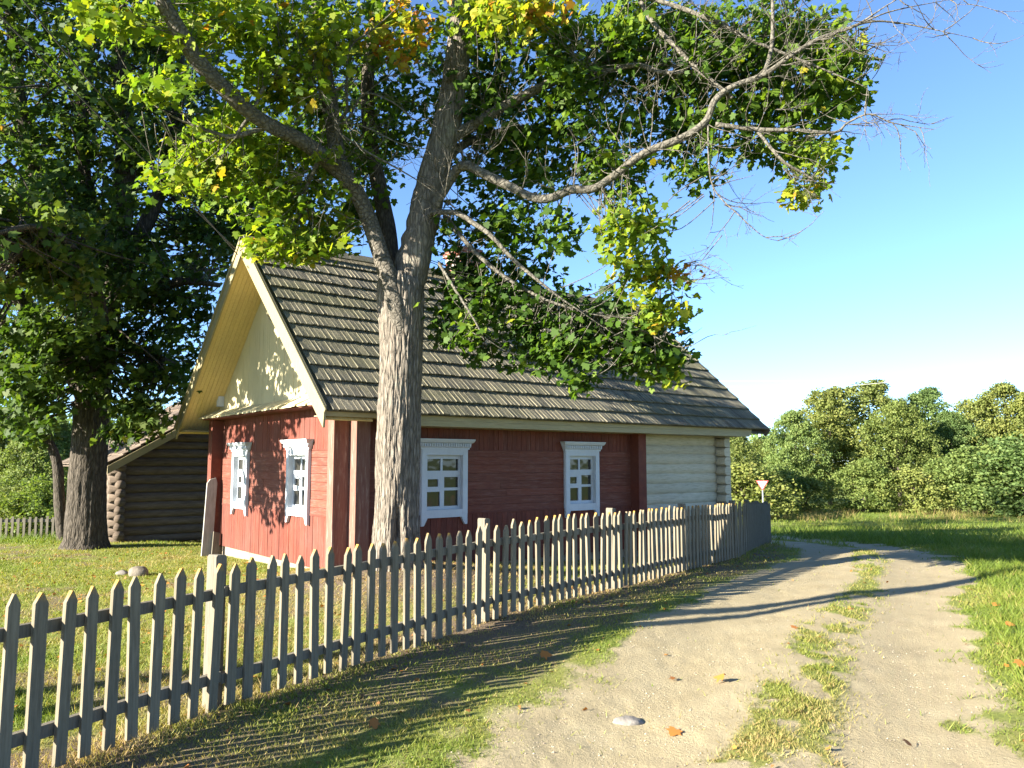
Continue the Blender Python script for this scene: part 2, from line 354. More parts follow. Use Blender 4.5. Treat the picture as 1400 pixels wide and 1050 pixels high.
sandc = t.mix(t.math('MULTIPLY', t.ramp(rut, [(.45, 0.), (.62, .35)]), t.ramp(t.math('ABSOLUTE', t.attr('lane')), [(.25, 1.), (.5, 0.)])), sandc, (.28, .22, .14))
dirtc = t.ramp(nf, [(.3, (.085, .06, .04)), (.55, (.155, .115, .076)), (.75, (.23, .175, .115))])
lu = t.attr('lush')
gr = t.mix(lu, (.24, .225, .068), (.15, .215, .034))
gr = t.mix(t.ramp(nm_, [(.35, 0.), (.7, .6)]), gr, (.20, .235, .045))
gr = t.mix(t.ramp(nf, [(.35, .75), (.62, 0.)]), gr, (.085, .105, .028))
gr = t.mix(t.ramp(ns, [(.5, 0.), (.8, .5)]), gr, (.22, .19, .07)); gr = t.mix(t.ramp(t.noise(c, .9, 6, .7), [(.5, 0.), (.72, .55)]), gr, (.19, .165, .06))
def soft(a, amt=.35):
    v = t.math('ADD', t.attr(a), t.math('MULTIPLY', t.math('SUBTRACT', nf, .5), amt*2))
    return t.ramp(v, [(.32, 0.), (.68, 1.)])
colr = t.mix(soft('dirt', .5), gr, dirtc); colr = t.mix(soft('sand', .45), colr, sandc)
hh = t.math('ADD', t.math('MULTIPLY', nf, .7), t.math('MULTIPLY', pe, .35))
M['ground'] = t.pbr(colr, .95, t.bump(hh, .75, .02), .1)
me.materials.append(M['ground']); ground = link('ground', me); tag(ground, 'meadow, yard and sandy two-track lane as one ground sheet', 'ground', kind='structure')

# grass blades
gL0 = np.random.default_rng(77)
def blades(n, rmax, cone, seed):
    g = np.random.default_rng(seed)
    r = 3.0*(rmax/3.0)**g.random(n)**.85; a = np.radians(g.uniform(-cone, cone, n))
    return np.sin(a)*r, np.cos(a)*r
bx, by = blades(680000, 26, 44, 3)
s_, d_, l_ = masks(bx, by)
pn = fbm(bx*2.2, by*2.2, 0, 77, 4)
dens = np.clip(1-s_*1.06, .0, 1)**1.6*(1-d_*.72)*sstep(.22, .60, pn+.22*l_)+.012*sstep(.5, .62, pn)
HX, HY, HA = -2.24, 10.88, R(38.478)
def in_house(x, y, m=.05):
    u = (x-HX)*math.cos(HA)+(y-HY)*math.sin(HA); v = -(x-HX)*math.sin(HA)+(y-HY)*math.cos(HA)
    return (u > -m) & (u < 8.3+m) & (v > -m) & (v < 5.33+m)
keep = (rng.random(len(bx)) < dens) & ~in_house(bx, by)
bx, by, l_, d_, s_ = (q[keep] for q in (bx, by, l_, d_, s_))
bz = ground_z(bx, by); n = len(bx); rr_ = np.hypot(bx, by)
dl, sl = pdist(bx, by, LT); dr, sr = pdist(bx, by, RT); df, sf0 = pdist(bx, by, FP)
h = (.014+.026*rng.random(n)**1.6)*(.75+.8*l_)
h *= np.where((sf0 > 0) & (df < 2.2) & (df > .2), .8, 1.)*np.where((sr > 0) & (dr > .7), 1.9, 1.)*np.where(df < .22, 1.8, 1.)*np.where(rng.random(n) < .05, 1.8, 1.)
w = (.0014+.0016*rng.random(n))*(1+rr_/6)
th = rng.uniform(0, 2*np.pi, n); lean = rng.uniform(.3, 1.5, n)*h; la = rng.uniform(0, 2*np.pi, n)
dx, dy = np.cos(th)*w, np.sin(th)*w; lx, ly = np.cos(la)*lean, np.sin(la)*lean
V = np.empty((n, 3, 3)); z0 = bz-.006
V[:, 0] = np.stack([bx-dx, by-dy, z0], -1); V[:, 1] = np.stack([bx+dx, by+dy, z0], -1); V[:, 2] = np.stack([bx+lx, by+ly, bz+h], -1)
bt = np.clip(.44+.14*(sf0 < 0)-.08*((sr > 0) & (dr > .8))+.10*d_+.25*(rng.random(n)-.5)+.35*(fbm(bx*1.3, by*1.3, 0, 41, 4)-.5)*2-.18*(l_-.5)+.22*d_+np.where(rng.random(n) < .10, .35, 0)+.2*((sl > 0) & (sr < 0)), 0, 1)
go = link('grass', np_mesh('grass', V.reshape(-1, 3), 3, M['grass'], bt)); tag(go, 'short patchy grass growing on the yard, verge and lane strip', 'grass', kind='stuff')

n = 90000; r = 20*(62/20.)**gL0.random(n); a = np.radians(gL0.uniform(-40, 40, n)); x, y = np.sin(a)*r, np.cos(a)*r; s2, d2, l2 = masks(x, y)
k = (gL0.random(n) < (1-s2)*sstep(.25, .6, fbm(x*.5, y*.5, 0, 88, 4)+.1)) & ~in_house(x, y, .2); x, y, r = x[k], y[k], r[k]; n = len(x); z = ground_z(x, y)
h = gL0.uniform(.05, .16, n)*(1+.8*(fbm(x*.25, y*.25, 0, 91, 3) > .55)); w = .00055*r*gL0.uniform(.5, 1.2, n); th = gL0.uniform(0, 6.3, n); la = gL0.uniform(0, 6.3, n)
V = np.empty((n, 3, 3)); V[:, 0] = np.stack([x-np.cos(th)*w, y-np.sin(th)*w, z-.01], -1); V[:, 1] = np.stack([x+np.cos(th)*w, y+np.sin(th)*w, z-.01], -1); V[:, 2] = np.stack([x+np.cos(la)*h*.7, y+np.sin(la)*h*.7, z+h], -1)
o = link('meadow_grass', np_mesh('meadow_grass', V.reshape(-1, 3), 3, M['grass'], np.clip(.36+.5*(fbm(x*.3, y*.3, 0, 93, 4)-.5)*2+gL0.normal(size=n)*.12, 0, 1))); tag(o, 'rougher meadow grass between lane bend and thicket', 'grass', kind='stuff')

# ------------------------------------------------------------------ leaves
MAPLE = np.array([(0, 0), (.20, -.09), (.47, .06), (.35, .25), (.58, .55), (.27, .55), (.22, .76), (0, 1.0), (-.22, .76), (-.27, .55), (-.58, .55), (-.35, .25), (-.47, .06), (-.20, -.09)])
OVAL = np.array([(0, 0), (.30, .18), (.36, .5), (.16, .82), (0, 1.0), (-.16, .82), (-.36, .5), (-.30, .18)])
DIAM = np.array([(0, 0), (.38, .45), (0, 1.0), (-.38, .45)])
def leaf_verts(P, N, size, shape, g, curl=.45, droop=.5):
    n = len(P); N = N/np.linalg.norm(N, axis=1)[:, None]
    T = g.normal(size=(n, 3)); T[:, 2] -= droop; T -= N*np.sum(T*N, 1)[:, None]; T /= np.linalg.norm(T, axis=1)[:, None]+1e-9
    B = np.cross(N, T); k = len(shape)
    sx = shape[:, 0][None, :, None]; sy = shape[:, 1][None, :, None]; S = size[:, None, None]
    cz = -(np.abs(sx)*1.2+sy**2*.6)*g.uniform(-.2, 1, n)[:, None, None]*curl
    return (P[:, None]+S*(sx*B[:, None]+(sy-.3)*T[:, None]+cz*N[:, None])).reshape(-1, 3)
def clump_leaves(C, per, rad, flat, g, upness=.9):
    """leaves gathered in clumps round the centres C"""
    k = len(C); n = k*per; idx = np.repeat(np.arange(k), per)
    o = g.normal(size=(n, 3)); o /= np.linalg.norm(o, axis=1)[:, None]; o *= (g.random(n)**.5)[:, None]*rad
    o[:, 2] *= flat; P = C[idx]+o
    N = g.normal(size=(n, 3))*.55; N[:, 2] += upness*.7; N += o/rad*.4+np.array([-.42, -.25, 0.]); return P, N, idx
def blob_centres(blobs, g):
    C = []; Y_ = []
    for (x, y, rx, ry, Y, dY, n, tone) in blobs:
        for _ in range(int(n)):
            a = g.uniform(0, 2*math.pi); q = math.sqrt(g.random())
            C.append(at(x+rx*q*math.cos(a), y+ry*q*math.sin(a), Y+dY*g.normal()*.8)); Y_.append(tone)
    return np.array(C), np.array(Y_)
def smooth_path(pts, n=6):
    P = np.asarray(pts, float); k = len(P)
    if k < 3: n = max(n, 4)
    out = []
    for i in range(k-1):
        p0, p1, p2, p3 = P[max(i-1, 0)], P[i], P[i+1], P[min(i+2, k-1)]
        for j in range(n):
            s = j/n; out.append(.5*((2*p1)+(-p0+p2)*s+(2*p0-5*p1+4*p2-p3)*s*s+(-p0+3*p1-3*p2+p3)*s**3))
    out.append(P[-1]); return np.array(out)
def limb_path(spec, n=6):
    """spec: (x, y, Y, radius) rows -> smooth world path with radii"""
    Q = np.array([list(at(a, b, c))+[r] for a, b, c, r in spec]); S = smooth_path(Q, n); return S[:, :3], np.maximum(S[:, 3], .002)
def twig(mb, p, d, L, r, g, depth=2, seg=5):
    n = max(4, int(L/.09)); pts = [np.array(p, float)]; d = np.array(d, float); d /= np.linalg.norm(d)
    for i in range(n):
        d = d+g.normal(size=3)*.17; d[2] += .03; d /= np.linalg.norm(d); pts.append(pts[-1]+d*L/n)
    mb.tube(pts, np.linspace(r, max(r*.3, .0016), n+1), seg, .5, False)
    if depth > 0:
        for _ in range(g.integers(2, 5)):
            i = g.integers(1, n); dd = d+g.normal(size=3)*.75; twig(mb, pts[i], dd, L*g.uniform(.3, .6), r*.5, g, depth-1, 4)

# ------------------------------------------------------------------ front maple
gT = np.random.default_rng(5)
maple = empty('maple_tree', (TREE[0], TREE[1], float(ground_base(*TREE))))
tag(maple, 'tall maple with a thick forked trunk standing between picket fence and red house', 'tree')
OFF = np.array(maple.location)
def loft_trunk(name, rows, mat, parent, off, seg=120, nsub=14, furrow=.022, roots=None, cleft=None, seed=0):
    P, rad_ = limb_path(rows, nsub); n = len(P); a = np.arange(seg)*2*math.pi/seg; V = np.empty((n, seg, 3))
    zz = P[:, 2]
    for i in range(n):
        ca, sa = np.cos(a), np.sin(a); z = zz[i]
        n1 = vnoise(ca*8.5+seed, sa*8.5, z*1.7, seed+1)*.72+vnoise(ca*19, sa*19, z*5., seed+2)*.28; n2 = vnoise(ca*21+seed, sa*21, z*4.2, seed+5)
        f = np.minimum(1, np.abs(n1-.5)*7.5)*.75+np.minimum(1, np.abs(n2-.5)*5)*.25+(vnoise(ca*40, sa*40, z*30, seed+4)-.5)*.25
        lump = (fbm(ca*1.2+4, sa*1.2, z*.8, seed+3, 3)-.5)*.22
        r = rad_[i]*(1+lump)+furrow*(f-.5)
        if roots:
            hgt = z-zz[0]
            for (ra, rs) in roots: r = r+rs*np.exp(-((np.angle(np.exp(1j*(a-ra))))/.33)**2)*np.exp(-hgt/.16)
        if cleft:
            ca0, zc0, zc1, dep = cleft
            r = r-dep*np.exp(-(np.angle(np.exp(1j*(a-ca0)))/.20)**2)*sstep(zc1, zc1-.4, z)
        V[i] = P[i]+np.stack([ca*r, sa*r, np.zeros(seg)], -1)
    V = V-off; m = MB()
    fc = [(i*seg+j, i*seg+(j+1) % seg, (i+1)*seg+(j+1) % seg, (i+1)*seg+j) for i in range(n-1) for j in range(seg)]
    fc.append(tuple(range((n-1)*seg, n*seg)))
    m.add(V.reshape(-1, 3), fc, .5, True); return m.build(name, mat, parent)
loft_trunk('trunk', [(543, 815, 10.15, .39), (543, 790, 10.15, .35), (543, 770, 10.15, .315), (542, 740, 10.15, .29), (543, 690, 10.15, .27), (545, 600, 10.15, .268), (547, 540, 10.15, .265),
    (549, 480, 10.15, .26), (548, 430, 10.15, .272), (547, 395, 10.15, .285), (546, 376, 10.15, .235)], M['bark'], maple, OFF, 230, 18, .028,
    [(R(200), .10), (R(330), .10), (R(75), .1), (R(255), .06)], (R(-80), .0, 1.30, .13), 3)
SK = []          # points of the woody skeleton, twigs start there
def limb(spec, parent, off, mat, name='limb', seg=14, n=6, wob=.12, skel=True):
    P, r = limb_path(spec, n); m = MB(); m.tube(P-off, r, seg, .5, True, wob, len(SK) % 37)
    if skel: SK.extend(list(P))
    return m.build(name, mat, parent)
LI = M['bark_limb']
limb([(553, 490, 10.03, 0.0696), (549, 455, 9.98, 0.1044), (543, 420, 9.95, 0.1261), (534, 386, 9.95, 0.1305), (521, 350, 9.95, 0.1131), (508, 310, 9.95, 0.1087), (491, 270, 9.85, 0.1044), (473, 243, 9.7, 0.1044), (440, 213, 9.5, 0.1001), (411, 192, 9.3, 0.0914), (370, 172, 9.0, 0.0870), (335, 148, 8.8, 0.0914),
      (302, 117, 8.6, 0.0914), (274, 88, 8.4, 0.0914), (247, 45, 8.2, 0.0870), (219, -5, 8.0, 0.0783), (190, -70, 7.8, 0.0653)], maple, OFF, LI)
limb([(480, 252, 9.75, .09), (463, 215, 9.75, .10), (455, 170, 9.8, .10), (448, 120, 9.8, .095), (440, 60, 9.9, .085), (432, 0, 9.9, .08), (424, -80, 9.9, .06)], maple, OFF, LI)
limb([(550, 420, 10.2, .20), (559, 380, 10.2, .235), (569, 340, 10.2, .215), (579, 300, 10.25, .205), (588, 257, 10.3, .20), (600, 212, 10.3, .195), (612, 170, 10.3, .19), (620, 120, 10.35, .175), (626, 70, 10.4, .165), (632, 0, 10.4, .15), (638, -90, 10.5, .12)], maple, OFF, M['bark'], seg=28, n=10, wob=.16)
limb([(538, 410, 10.35, .13), (533, 350, 10.5, .13), (527, 300, 10.6, .12), (515, 240, 10.7, .11), (505, 180, 10.8, .1), (503, 110, 10.8, .09), (510, 40, 10.9, .08), (520, -60, 11, .06)], maple, OFF, M['bark_dark'])
limb([(585, 300, 10.15, 0.0432), (594, 287, 10.0, 0.0432), (606, 264, 9.9, 0.0504), (622, 236, 9.8, 0.0612), (637, 226, 9.7, 0.0634), (660, 237, 9.65, 0.0612), (695, 254, 9.6, 0.0576), (729, 270, 9.5, 0.0547), (753, 271, 9.45, 0.0533), (780, 260, 9.4, 0.0504), (811, 258, 9.3, 0.0490), (839, 241, 9.25, 0.0475), (880, 210, 9.1, 0.0461), (932, 189, 9.0, 0.0446), (965, 166, 8.95, 0.0432), (977, 138, 8.9, 0.0396),
      (1001, 119, 8.85, 0.0360), (1045, 102, 8.8, 0.0324), (1083, 75, 8.7, 0.0274), (1124, 51, 8.6, 0.0216), (1159, 40, 8.5, 0.0158), (1183, 27, 8.5, 0.0115), (1213, 7, 8.4, 0.0065), (1240, -8, 8.4, 0.0036)], maple, OFF, M['dead'], seg=12)
R_ = M['dead']
for sp in (
    [(978, 170, 8.95, .03), (1035, 177, 8.9, .028), (1090, 178, 8.8, .022), (1141, 181, 8.8, .016), (1159, 168, 8.8, .013), (1189, 156, 8.7, .010), (1220, 168, 8.7, .007), (1277, 177, 8.6, .003)],
    [(1001, 134, 8.9, .025), (975, 112, 9.0, .026), (946, 88, 9.1, .028), (920, 60, 9.2, .03), (901, 41, 9.3, .03), (880, 10, 9.4, .03), (860, -40, 9.6, .03)],
    [(1045, 101, 8.8, .028), (1053, 75, 8.9, .026), (1056, 50, 8.9, .024), (1056, 0, 9., .02), (1050, -60, 9.1, .015)],
    [(1036, 180, 8.9, .02), (1069, 219, 8.8, .018), (1095, 235, 8.8, .014), (1114, 247, 8.8, .008)],
    [(968, 170, 8.95, .012), (970, 233, 8.8, .010), (980, 264, 8.8, .009), (1011, 295, 8.7, .007), (1042, 322, 8.7, .005), (1063, 329, 8.7, .003)],
    [(860, -10, 9.4, .03), (929, 10, 9.2, .028), (987, 34, 9.0, .025), (1028, 55, 8.9, .022), (1069, 72, 8.9, .018), (1124, 94, 8.8, .012), (1186, 120, 8.7, .005)],
    [(820, 100, 9.6, .03), (870, 89, 9.4, .033), (905, 99, 9.3, .03), (946, 98, 9.2, .022)],
    [(1124, 51, 8.6, .014), (1183, 31, 8.5, .012), (1227, 31, 8.5, .009), (1289, 43, 8.4, .005), (1330, 52, 8.4, .0025)],
    [(1170, 36, 8.5, .01), (1213, 17, 8.4, .008), (1279, 3, 8.4, .004), (1320, -3, 8.4, .003)],
    [(590, 291, 10.0, .04), (623, 291, 9.8, .035), (647, 305, 9.7, .032), (671, 322, 9.6, .03), (702, 355, 9.6, .026), (735, 383, 9.5, .02), (770, 410, 9.5, .012), (800, 430, 9.5, .006)],
    [(608, 295, 10.1, .035), (650, 345, 9.9, .03), (700, 385, 9.8, .022), (760, 415, 9.7, .018), (850, 440, 9.6, .01), (915, 470, 9.5, .005)],
    [(600, 360, 9.9, .02), (625, 400, 9.7, .018), (650, 440, 9.6, .012), (662, 465, 9.6, .006)],
    [(614, 190, 10.3, .085), (650, 170, 10.2, .08), (690, 145, 10.1, .07), (760, 110, 10.0, .06), (830, 85, 9.9, .045), (900, 62, 9.8, .03), (980, 40, 9.7, .015)],
    [(610, 215, 10.4, .06), (650, 190, 10.6, .055), (720, 175, 10.8, .045), (790, 190, 10.8, .03), (850, 230, 10.6, .018), (890, 300, 10.3, .01), (905, 380, 9.8, .005)],
    [(625, 60, 10.4, .07), (670, 20, 10.2, .06), (730, -20, 10., .05), (800, -60, 9.8, .03)],
    [(440, 213, 9.5, .035), (422, 250, 9.6, .025), (412, 290, 9.75, .016), (402, 330, 9.8, .006)],
    [(370, 172, 9., .03), (322, 186, 8.9, .028), (295, 182, 8.9, .022), (240, 161, 8.8, .012), (190, 130, 8.8, .005)],
    [(322, 186, 8.9, .018), (333, 170, 8.85, .02), (346, 151, 8.8, .022), (363, 117, 8.8, .022), (387, 103, 8.8, .02), (415, 110, 8.9, .016), (440, 135, 9.1, .01)],
    ):
    limb(sp, maple, OFF, R_, 'branch', 8, 5, .08)
dm = MB()
for sp in (
    [(462, 190, 9.55, .02), (462, 168, 9.45, .019), (474, 151, 9.4, .018), (474, 113, 9.35, .016), (479, 65, 9.3, .014), (513, 38, 9.2, .010), (547, 7, 9.1, .006)],
    [(468, 170, 9.4, .014), (479, 158, 9.35, .013), (499, 128, 9.3, .012), (537, 140, 9.25, .010), (568, 164, 9.2, .008), (590, 160, 9.2, .006), (619, 146, 9.2, .003)],
    [(462, 172, 9.4, .012), (469, 168, 9.4, .012), (503, 175, 9.3, .010), (544, 195, 9.3, .008), (580, 204, 9.3, .004)],
    [(464, 182, 9.4, .015), (499, 206, 9.4, .014), (530, 223, 9.4, .012), (565, 243, 9.5, .008), (599, 266, 9.6, .005)],
    [(474, 116, 9.35, .012), (434, 137, 9.3, .009), (415, 155, 9.2, .006), (395, 172, 9.2, .003)],
    [(450, 150, 9.5, .012), (440, 100, 9.3, .010), (415, 50, 9.2, .007), (405, 10, 9.1, .004)],
    [(499, 128, 9.3, .008), (520, 112, 9.2, .006), (540, 100, 9.2, .003)]):
    P, r = limb_path(sp, 5); dm.tube(P-OFF, r, 6, .5, False)
    for _ in range(7):
        i = gT.integers(3, len(P)-1); d = (P[i]-P[i-1]); d = d/np.linalg.norm(d)+gT.normal(size=3)*.6
        twig(dm, P[i]-OFF, d, gT.uniform(.18, .45), .005, gT, 1, 4)
dm.build('dead_branch', M['dead'], maple)

BL = [ # x, y, rx, ry, Y, dY, clumps, yellow tint, also raised for sunlit parts, lowered for shaded
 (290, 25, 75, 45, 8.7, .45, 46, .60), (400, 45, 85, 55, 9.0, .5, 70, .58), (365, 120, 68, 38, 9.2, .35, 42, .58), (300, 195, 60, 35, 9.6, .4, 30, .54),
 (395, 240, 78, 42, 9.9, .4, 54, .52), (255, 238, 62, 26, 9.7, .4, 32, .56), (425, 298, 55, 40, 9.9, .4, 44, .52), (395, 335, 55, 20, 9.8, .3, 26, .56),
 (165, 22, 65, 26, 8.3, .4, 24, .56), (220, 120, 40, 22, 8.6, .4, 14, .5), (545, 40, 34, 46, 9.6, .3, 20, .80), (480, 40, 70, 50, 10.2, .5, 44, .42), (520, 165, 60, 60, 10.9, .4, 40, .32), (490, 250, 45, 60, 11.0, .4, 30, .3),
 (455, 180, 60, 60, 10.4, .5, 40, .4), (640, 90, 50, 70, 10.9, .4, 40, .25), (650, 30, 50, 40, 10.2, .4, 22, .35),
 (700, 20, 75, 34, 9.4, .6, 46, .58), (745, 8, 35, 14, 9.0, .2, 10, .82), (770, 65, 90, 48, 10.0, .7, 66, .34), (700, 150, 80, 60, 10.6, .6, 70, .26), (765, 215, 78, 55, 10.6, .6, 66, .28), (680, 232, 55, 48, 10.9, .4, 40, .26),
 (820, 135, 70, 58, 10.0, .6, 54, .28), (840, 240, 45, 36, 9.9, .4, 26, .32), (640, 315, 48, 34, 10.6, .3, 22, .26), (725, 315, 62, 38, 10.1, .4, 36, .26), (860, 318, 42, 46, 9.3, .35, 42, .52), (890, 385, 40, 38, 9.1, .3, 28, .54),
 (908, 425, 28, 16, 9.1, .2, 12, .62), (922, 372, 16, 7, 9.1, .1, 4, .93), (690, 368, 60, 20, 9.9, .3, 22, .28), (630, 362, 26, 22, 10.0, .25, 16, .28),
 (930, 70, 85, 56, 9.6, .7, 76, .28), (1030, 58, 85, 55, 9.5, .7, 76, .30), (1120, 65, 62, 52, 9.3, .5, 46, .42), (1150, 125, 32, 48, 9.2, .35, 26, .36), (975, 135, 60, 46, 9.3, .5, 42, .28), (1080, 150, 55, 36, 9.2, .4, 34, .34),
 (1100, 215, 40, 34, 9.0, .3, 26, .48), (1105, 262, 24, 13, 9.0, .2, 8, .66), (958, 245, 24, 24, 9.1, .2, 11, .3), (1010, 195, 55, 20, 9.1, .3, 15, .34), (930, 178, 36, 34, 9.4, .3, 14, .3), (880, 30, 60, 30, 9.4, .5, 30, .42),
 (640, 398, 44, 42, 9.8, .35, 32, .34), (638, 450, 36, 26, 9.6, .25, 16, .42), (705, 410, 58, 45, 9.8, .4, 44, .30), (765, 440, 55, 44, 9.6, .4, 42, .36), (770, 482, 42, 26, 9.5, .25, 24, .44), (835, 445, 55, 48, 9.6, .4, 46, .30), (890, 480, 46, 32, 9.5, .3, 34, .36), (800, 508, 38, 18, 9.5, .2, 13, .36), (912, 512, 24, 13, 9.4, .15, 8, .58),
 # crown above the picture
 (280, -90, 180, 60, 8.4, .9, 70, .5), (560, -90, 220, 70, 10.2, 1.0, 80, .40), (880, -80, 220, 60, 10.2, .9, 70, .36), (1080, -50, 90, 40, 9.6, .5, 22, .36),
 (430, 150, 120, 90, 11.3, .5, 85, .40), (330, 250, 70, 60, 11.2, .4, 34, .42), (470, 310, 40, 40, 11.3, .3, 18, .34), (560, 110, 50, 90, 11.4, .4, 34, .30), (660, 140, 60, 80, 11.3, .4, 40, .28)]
BL = [(x, y, rx, ry, Y+(.55 if x > 860 and y < 300 and Y < 10 else 0)+(.5 if 590 < x < 930 and y > 330 else 0), dY, n*(.80 if 590 < x < 930 and y > 330 else .8 if x > 840 and 300 < y < 430 else 1), tone-(.14 if 590 < x < 930 and y > 330 and tone < .5 else .05 if x < 600 and tone < .7 else 0)) for (x, y, rx, ry, Y, dY, n, tone) in BL]  # clumps over the roof tinted darker in place of shade on them
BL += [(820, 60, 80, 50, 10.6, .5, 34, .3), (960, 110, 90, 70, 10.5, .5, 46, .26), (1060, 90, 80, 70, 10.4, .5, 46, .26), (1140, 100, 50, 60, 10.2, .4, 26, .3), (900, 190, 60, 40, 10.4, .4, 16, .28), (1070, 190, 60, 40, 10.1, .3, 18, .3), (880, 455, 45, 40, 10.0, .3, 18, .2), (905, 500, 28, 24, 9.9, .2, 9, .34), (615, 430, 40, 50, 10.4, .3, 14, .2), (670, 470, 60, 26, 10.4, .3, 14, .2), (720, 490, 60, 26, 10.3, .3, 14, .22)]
C, tone = blob_centres(BL, gT); kp = gT.random(len(C)) > np.where((C[:, 0] > .9) & (C[:, 2] > 4.2), .06, .04); C, tone = C[kp], tone[kp]
Pl, Nl, ix = clump_leaves(C, 16, .29, .62, gT)
clt = gT.normal(size=len(C))*.06
tl = np.clip(tone[ix]+clt[ix]+gT.normal(size=len(ix))*.10+np.where(gT.random(len(ix)) < .015, .3, 0), 0, 1)
sz = gT.uniform(.065, .125, len(ix))
crown = link('crown', np_mesh('crown', leaf_verts(Pl, Nl, sz, MAPLE, gT)-OFF, len(MAPLE), M['maple'], tl), maple)
SKa = np.array(SK); tw = MB()
def twigs_to(C, S, tw, off, r=.008, frac=1., lim=1.1):
    for c in C:
        if gT.random() > frac: continue
        i = np.argsort(np.sum((S-c)**2, 1))[gT.integers(0, 14)]; d = S[i]-c; L = np.linalg.norm(d)
        if L > lim: d *= lim/L; L = lim
        if L < .05: continue
        mid = c+d*.5+np.array([0, 0, -.06*L])+gT.normal(size=3)*.06*L
        P = smooth_path([c+d, mid, c], 4); tw.tube(P-off, np.linspace(r*(.7+.6*L), .003, len(P)), 4, .5, False)
twigs_to(C, SKa, tw, OFF, .0065, .7, .75)
for _ in range(70):
    p = at(gT.uniform(380, 700), gT.uniform(10, 300), gT.uniform(9.1, 9.7)); i = np.argmin(np.sum((SKa-p)**2, 1)); q = SKa[i]; d = p-q; d[1] -= .35
    twig(tw, q-OFF, d+gT.normal(size=3)*.15, gT.uniform(.5, 1.1), .008, gT, 2, 4)
for _ in range(28):
    p = at(gT.uniform(700, 1150), gT.uniform(10, 230), gT.uniform(8.4, 9.0)); i = np.argmin(np.sum((SKa-p)**2, 1)); q = SKa[i]; d = p-q; d[1] -= .2
    twig(tw, q-OFF, d+gT.normal(size=3)*.15, gT.uniform(.5, 1.1), .008, gT, 2, 4)
# bare twigs of the half-dead right limb
sel = [p for p in SK if p[0] > .8 and p[1] < 9.6]
for _ in range(95):
    p = sel[gT.integers(len(sel))]; d = np.array([gT.normal()*.8+.6, gT.normal()*.5-.2, gT.normal()*.7-.05])
    twig(tw, p-OFF, d, gT.uniform(.3, .85), .007, gT, 1, 4)
for (x, y, Y) in [(930, 385, 9.1), (935, 360, 9.1), (1160, 170, 8.8), (1190, 156, 8.7), (1100, 250, 8.8), (1060, 150, 8.9), (1180, 60, 8.6), (990, 280, 8.8), (1070, 230, 8.8)]:
    for _ in range(3): twig(tw, at(x, y, Y)-OFF, (gT.uniform(.4, 1), gT.normal()*.3, gT.normal()*.5), gT.uniform(.3, .7), .006, gT, 2, 4)
tw.build('twigs', M['dead'], maple)

# ------------------------------------------------------------------ left old tree
old = empty('broadleaf_tree', (-8.5, 15.9, float(ground_base(-8.5, 15.9))))
tag(old, 'broad old tree with very thick trunk shading the log shed on the left', 'tree')
OFF2 = np.array(old.location); SK = []
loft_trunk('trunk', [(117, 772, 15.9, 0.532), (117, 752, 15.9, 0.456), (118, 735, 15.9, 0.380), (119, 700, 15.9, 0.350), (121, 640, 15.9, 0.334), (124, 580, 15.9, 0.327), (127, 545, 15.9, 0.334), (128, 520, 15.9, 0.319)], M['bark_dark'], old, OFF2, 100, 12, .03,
    [(R(215), .16), (R(300), .16), (R(20), .14), (R(150), .1)], None, 9)
DB = M['bark_dark']
for sp in ([(127, 545, 15.9, .24), (138, 490, 15.9, .26), (148, 420, 15.9, .24), (158, 350, 15.9, .22), (168, 280, 15.9, .22), (172, 200, 15.9, .2), (168, 100, 15.9, .16), (165, 0, 15.9, .12), (160, -100, 16, .08)],
    [(122, 550, 15.9, .2), (100, 510, 15.7, .19), (75, 480, 15.4, .2), (50, 440, 15, .17), (20, 400, 14.5, .13), (-20, 360, 14, .09)],
    [(150, 410, 15.9, .2), (110, 350, 15.7, .19), (80, 305, 15.5, .17), (52, 245, 15.3, .15), (36, 190, 15.2, .12), (25, 110, 15, .1), (10, 0, 15, .07)],
    [(148, 420, 16., .2), (175, 350, 16.2, .18), (205, 295, 16.4, .16), (225, 240, 16.6, .13), (240, 160, 16.8, .1), (250, 60, 17, .07)],
    [(155, 360, 15.7, .14), (118, 250, 15.4, .12), (116, 180, 15.3, .1), (110, 100, 15.2, .08)],
    [(150, 400, 15.8, .12), (200, 400, 15.6, .10), (250, 385, 15.5, .08), (300, 390, 15.4, .05)],
    [(135, 500, 15.6, .14), (140, 440, 14.8, .12), (125, 380, 13.6, .1), (90, 330, 12.4, .07), (50, 310, 11.4, .045), (-10, 320, 10.6, .025)],
    [(142, 460, 15.6, .1), (200, 480, 15.2, .08), (240, 500, 15, .05)]):
    limb(sp, old, OFF2, DB, 'limb', 12, 5, .12)
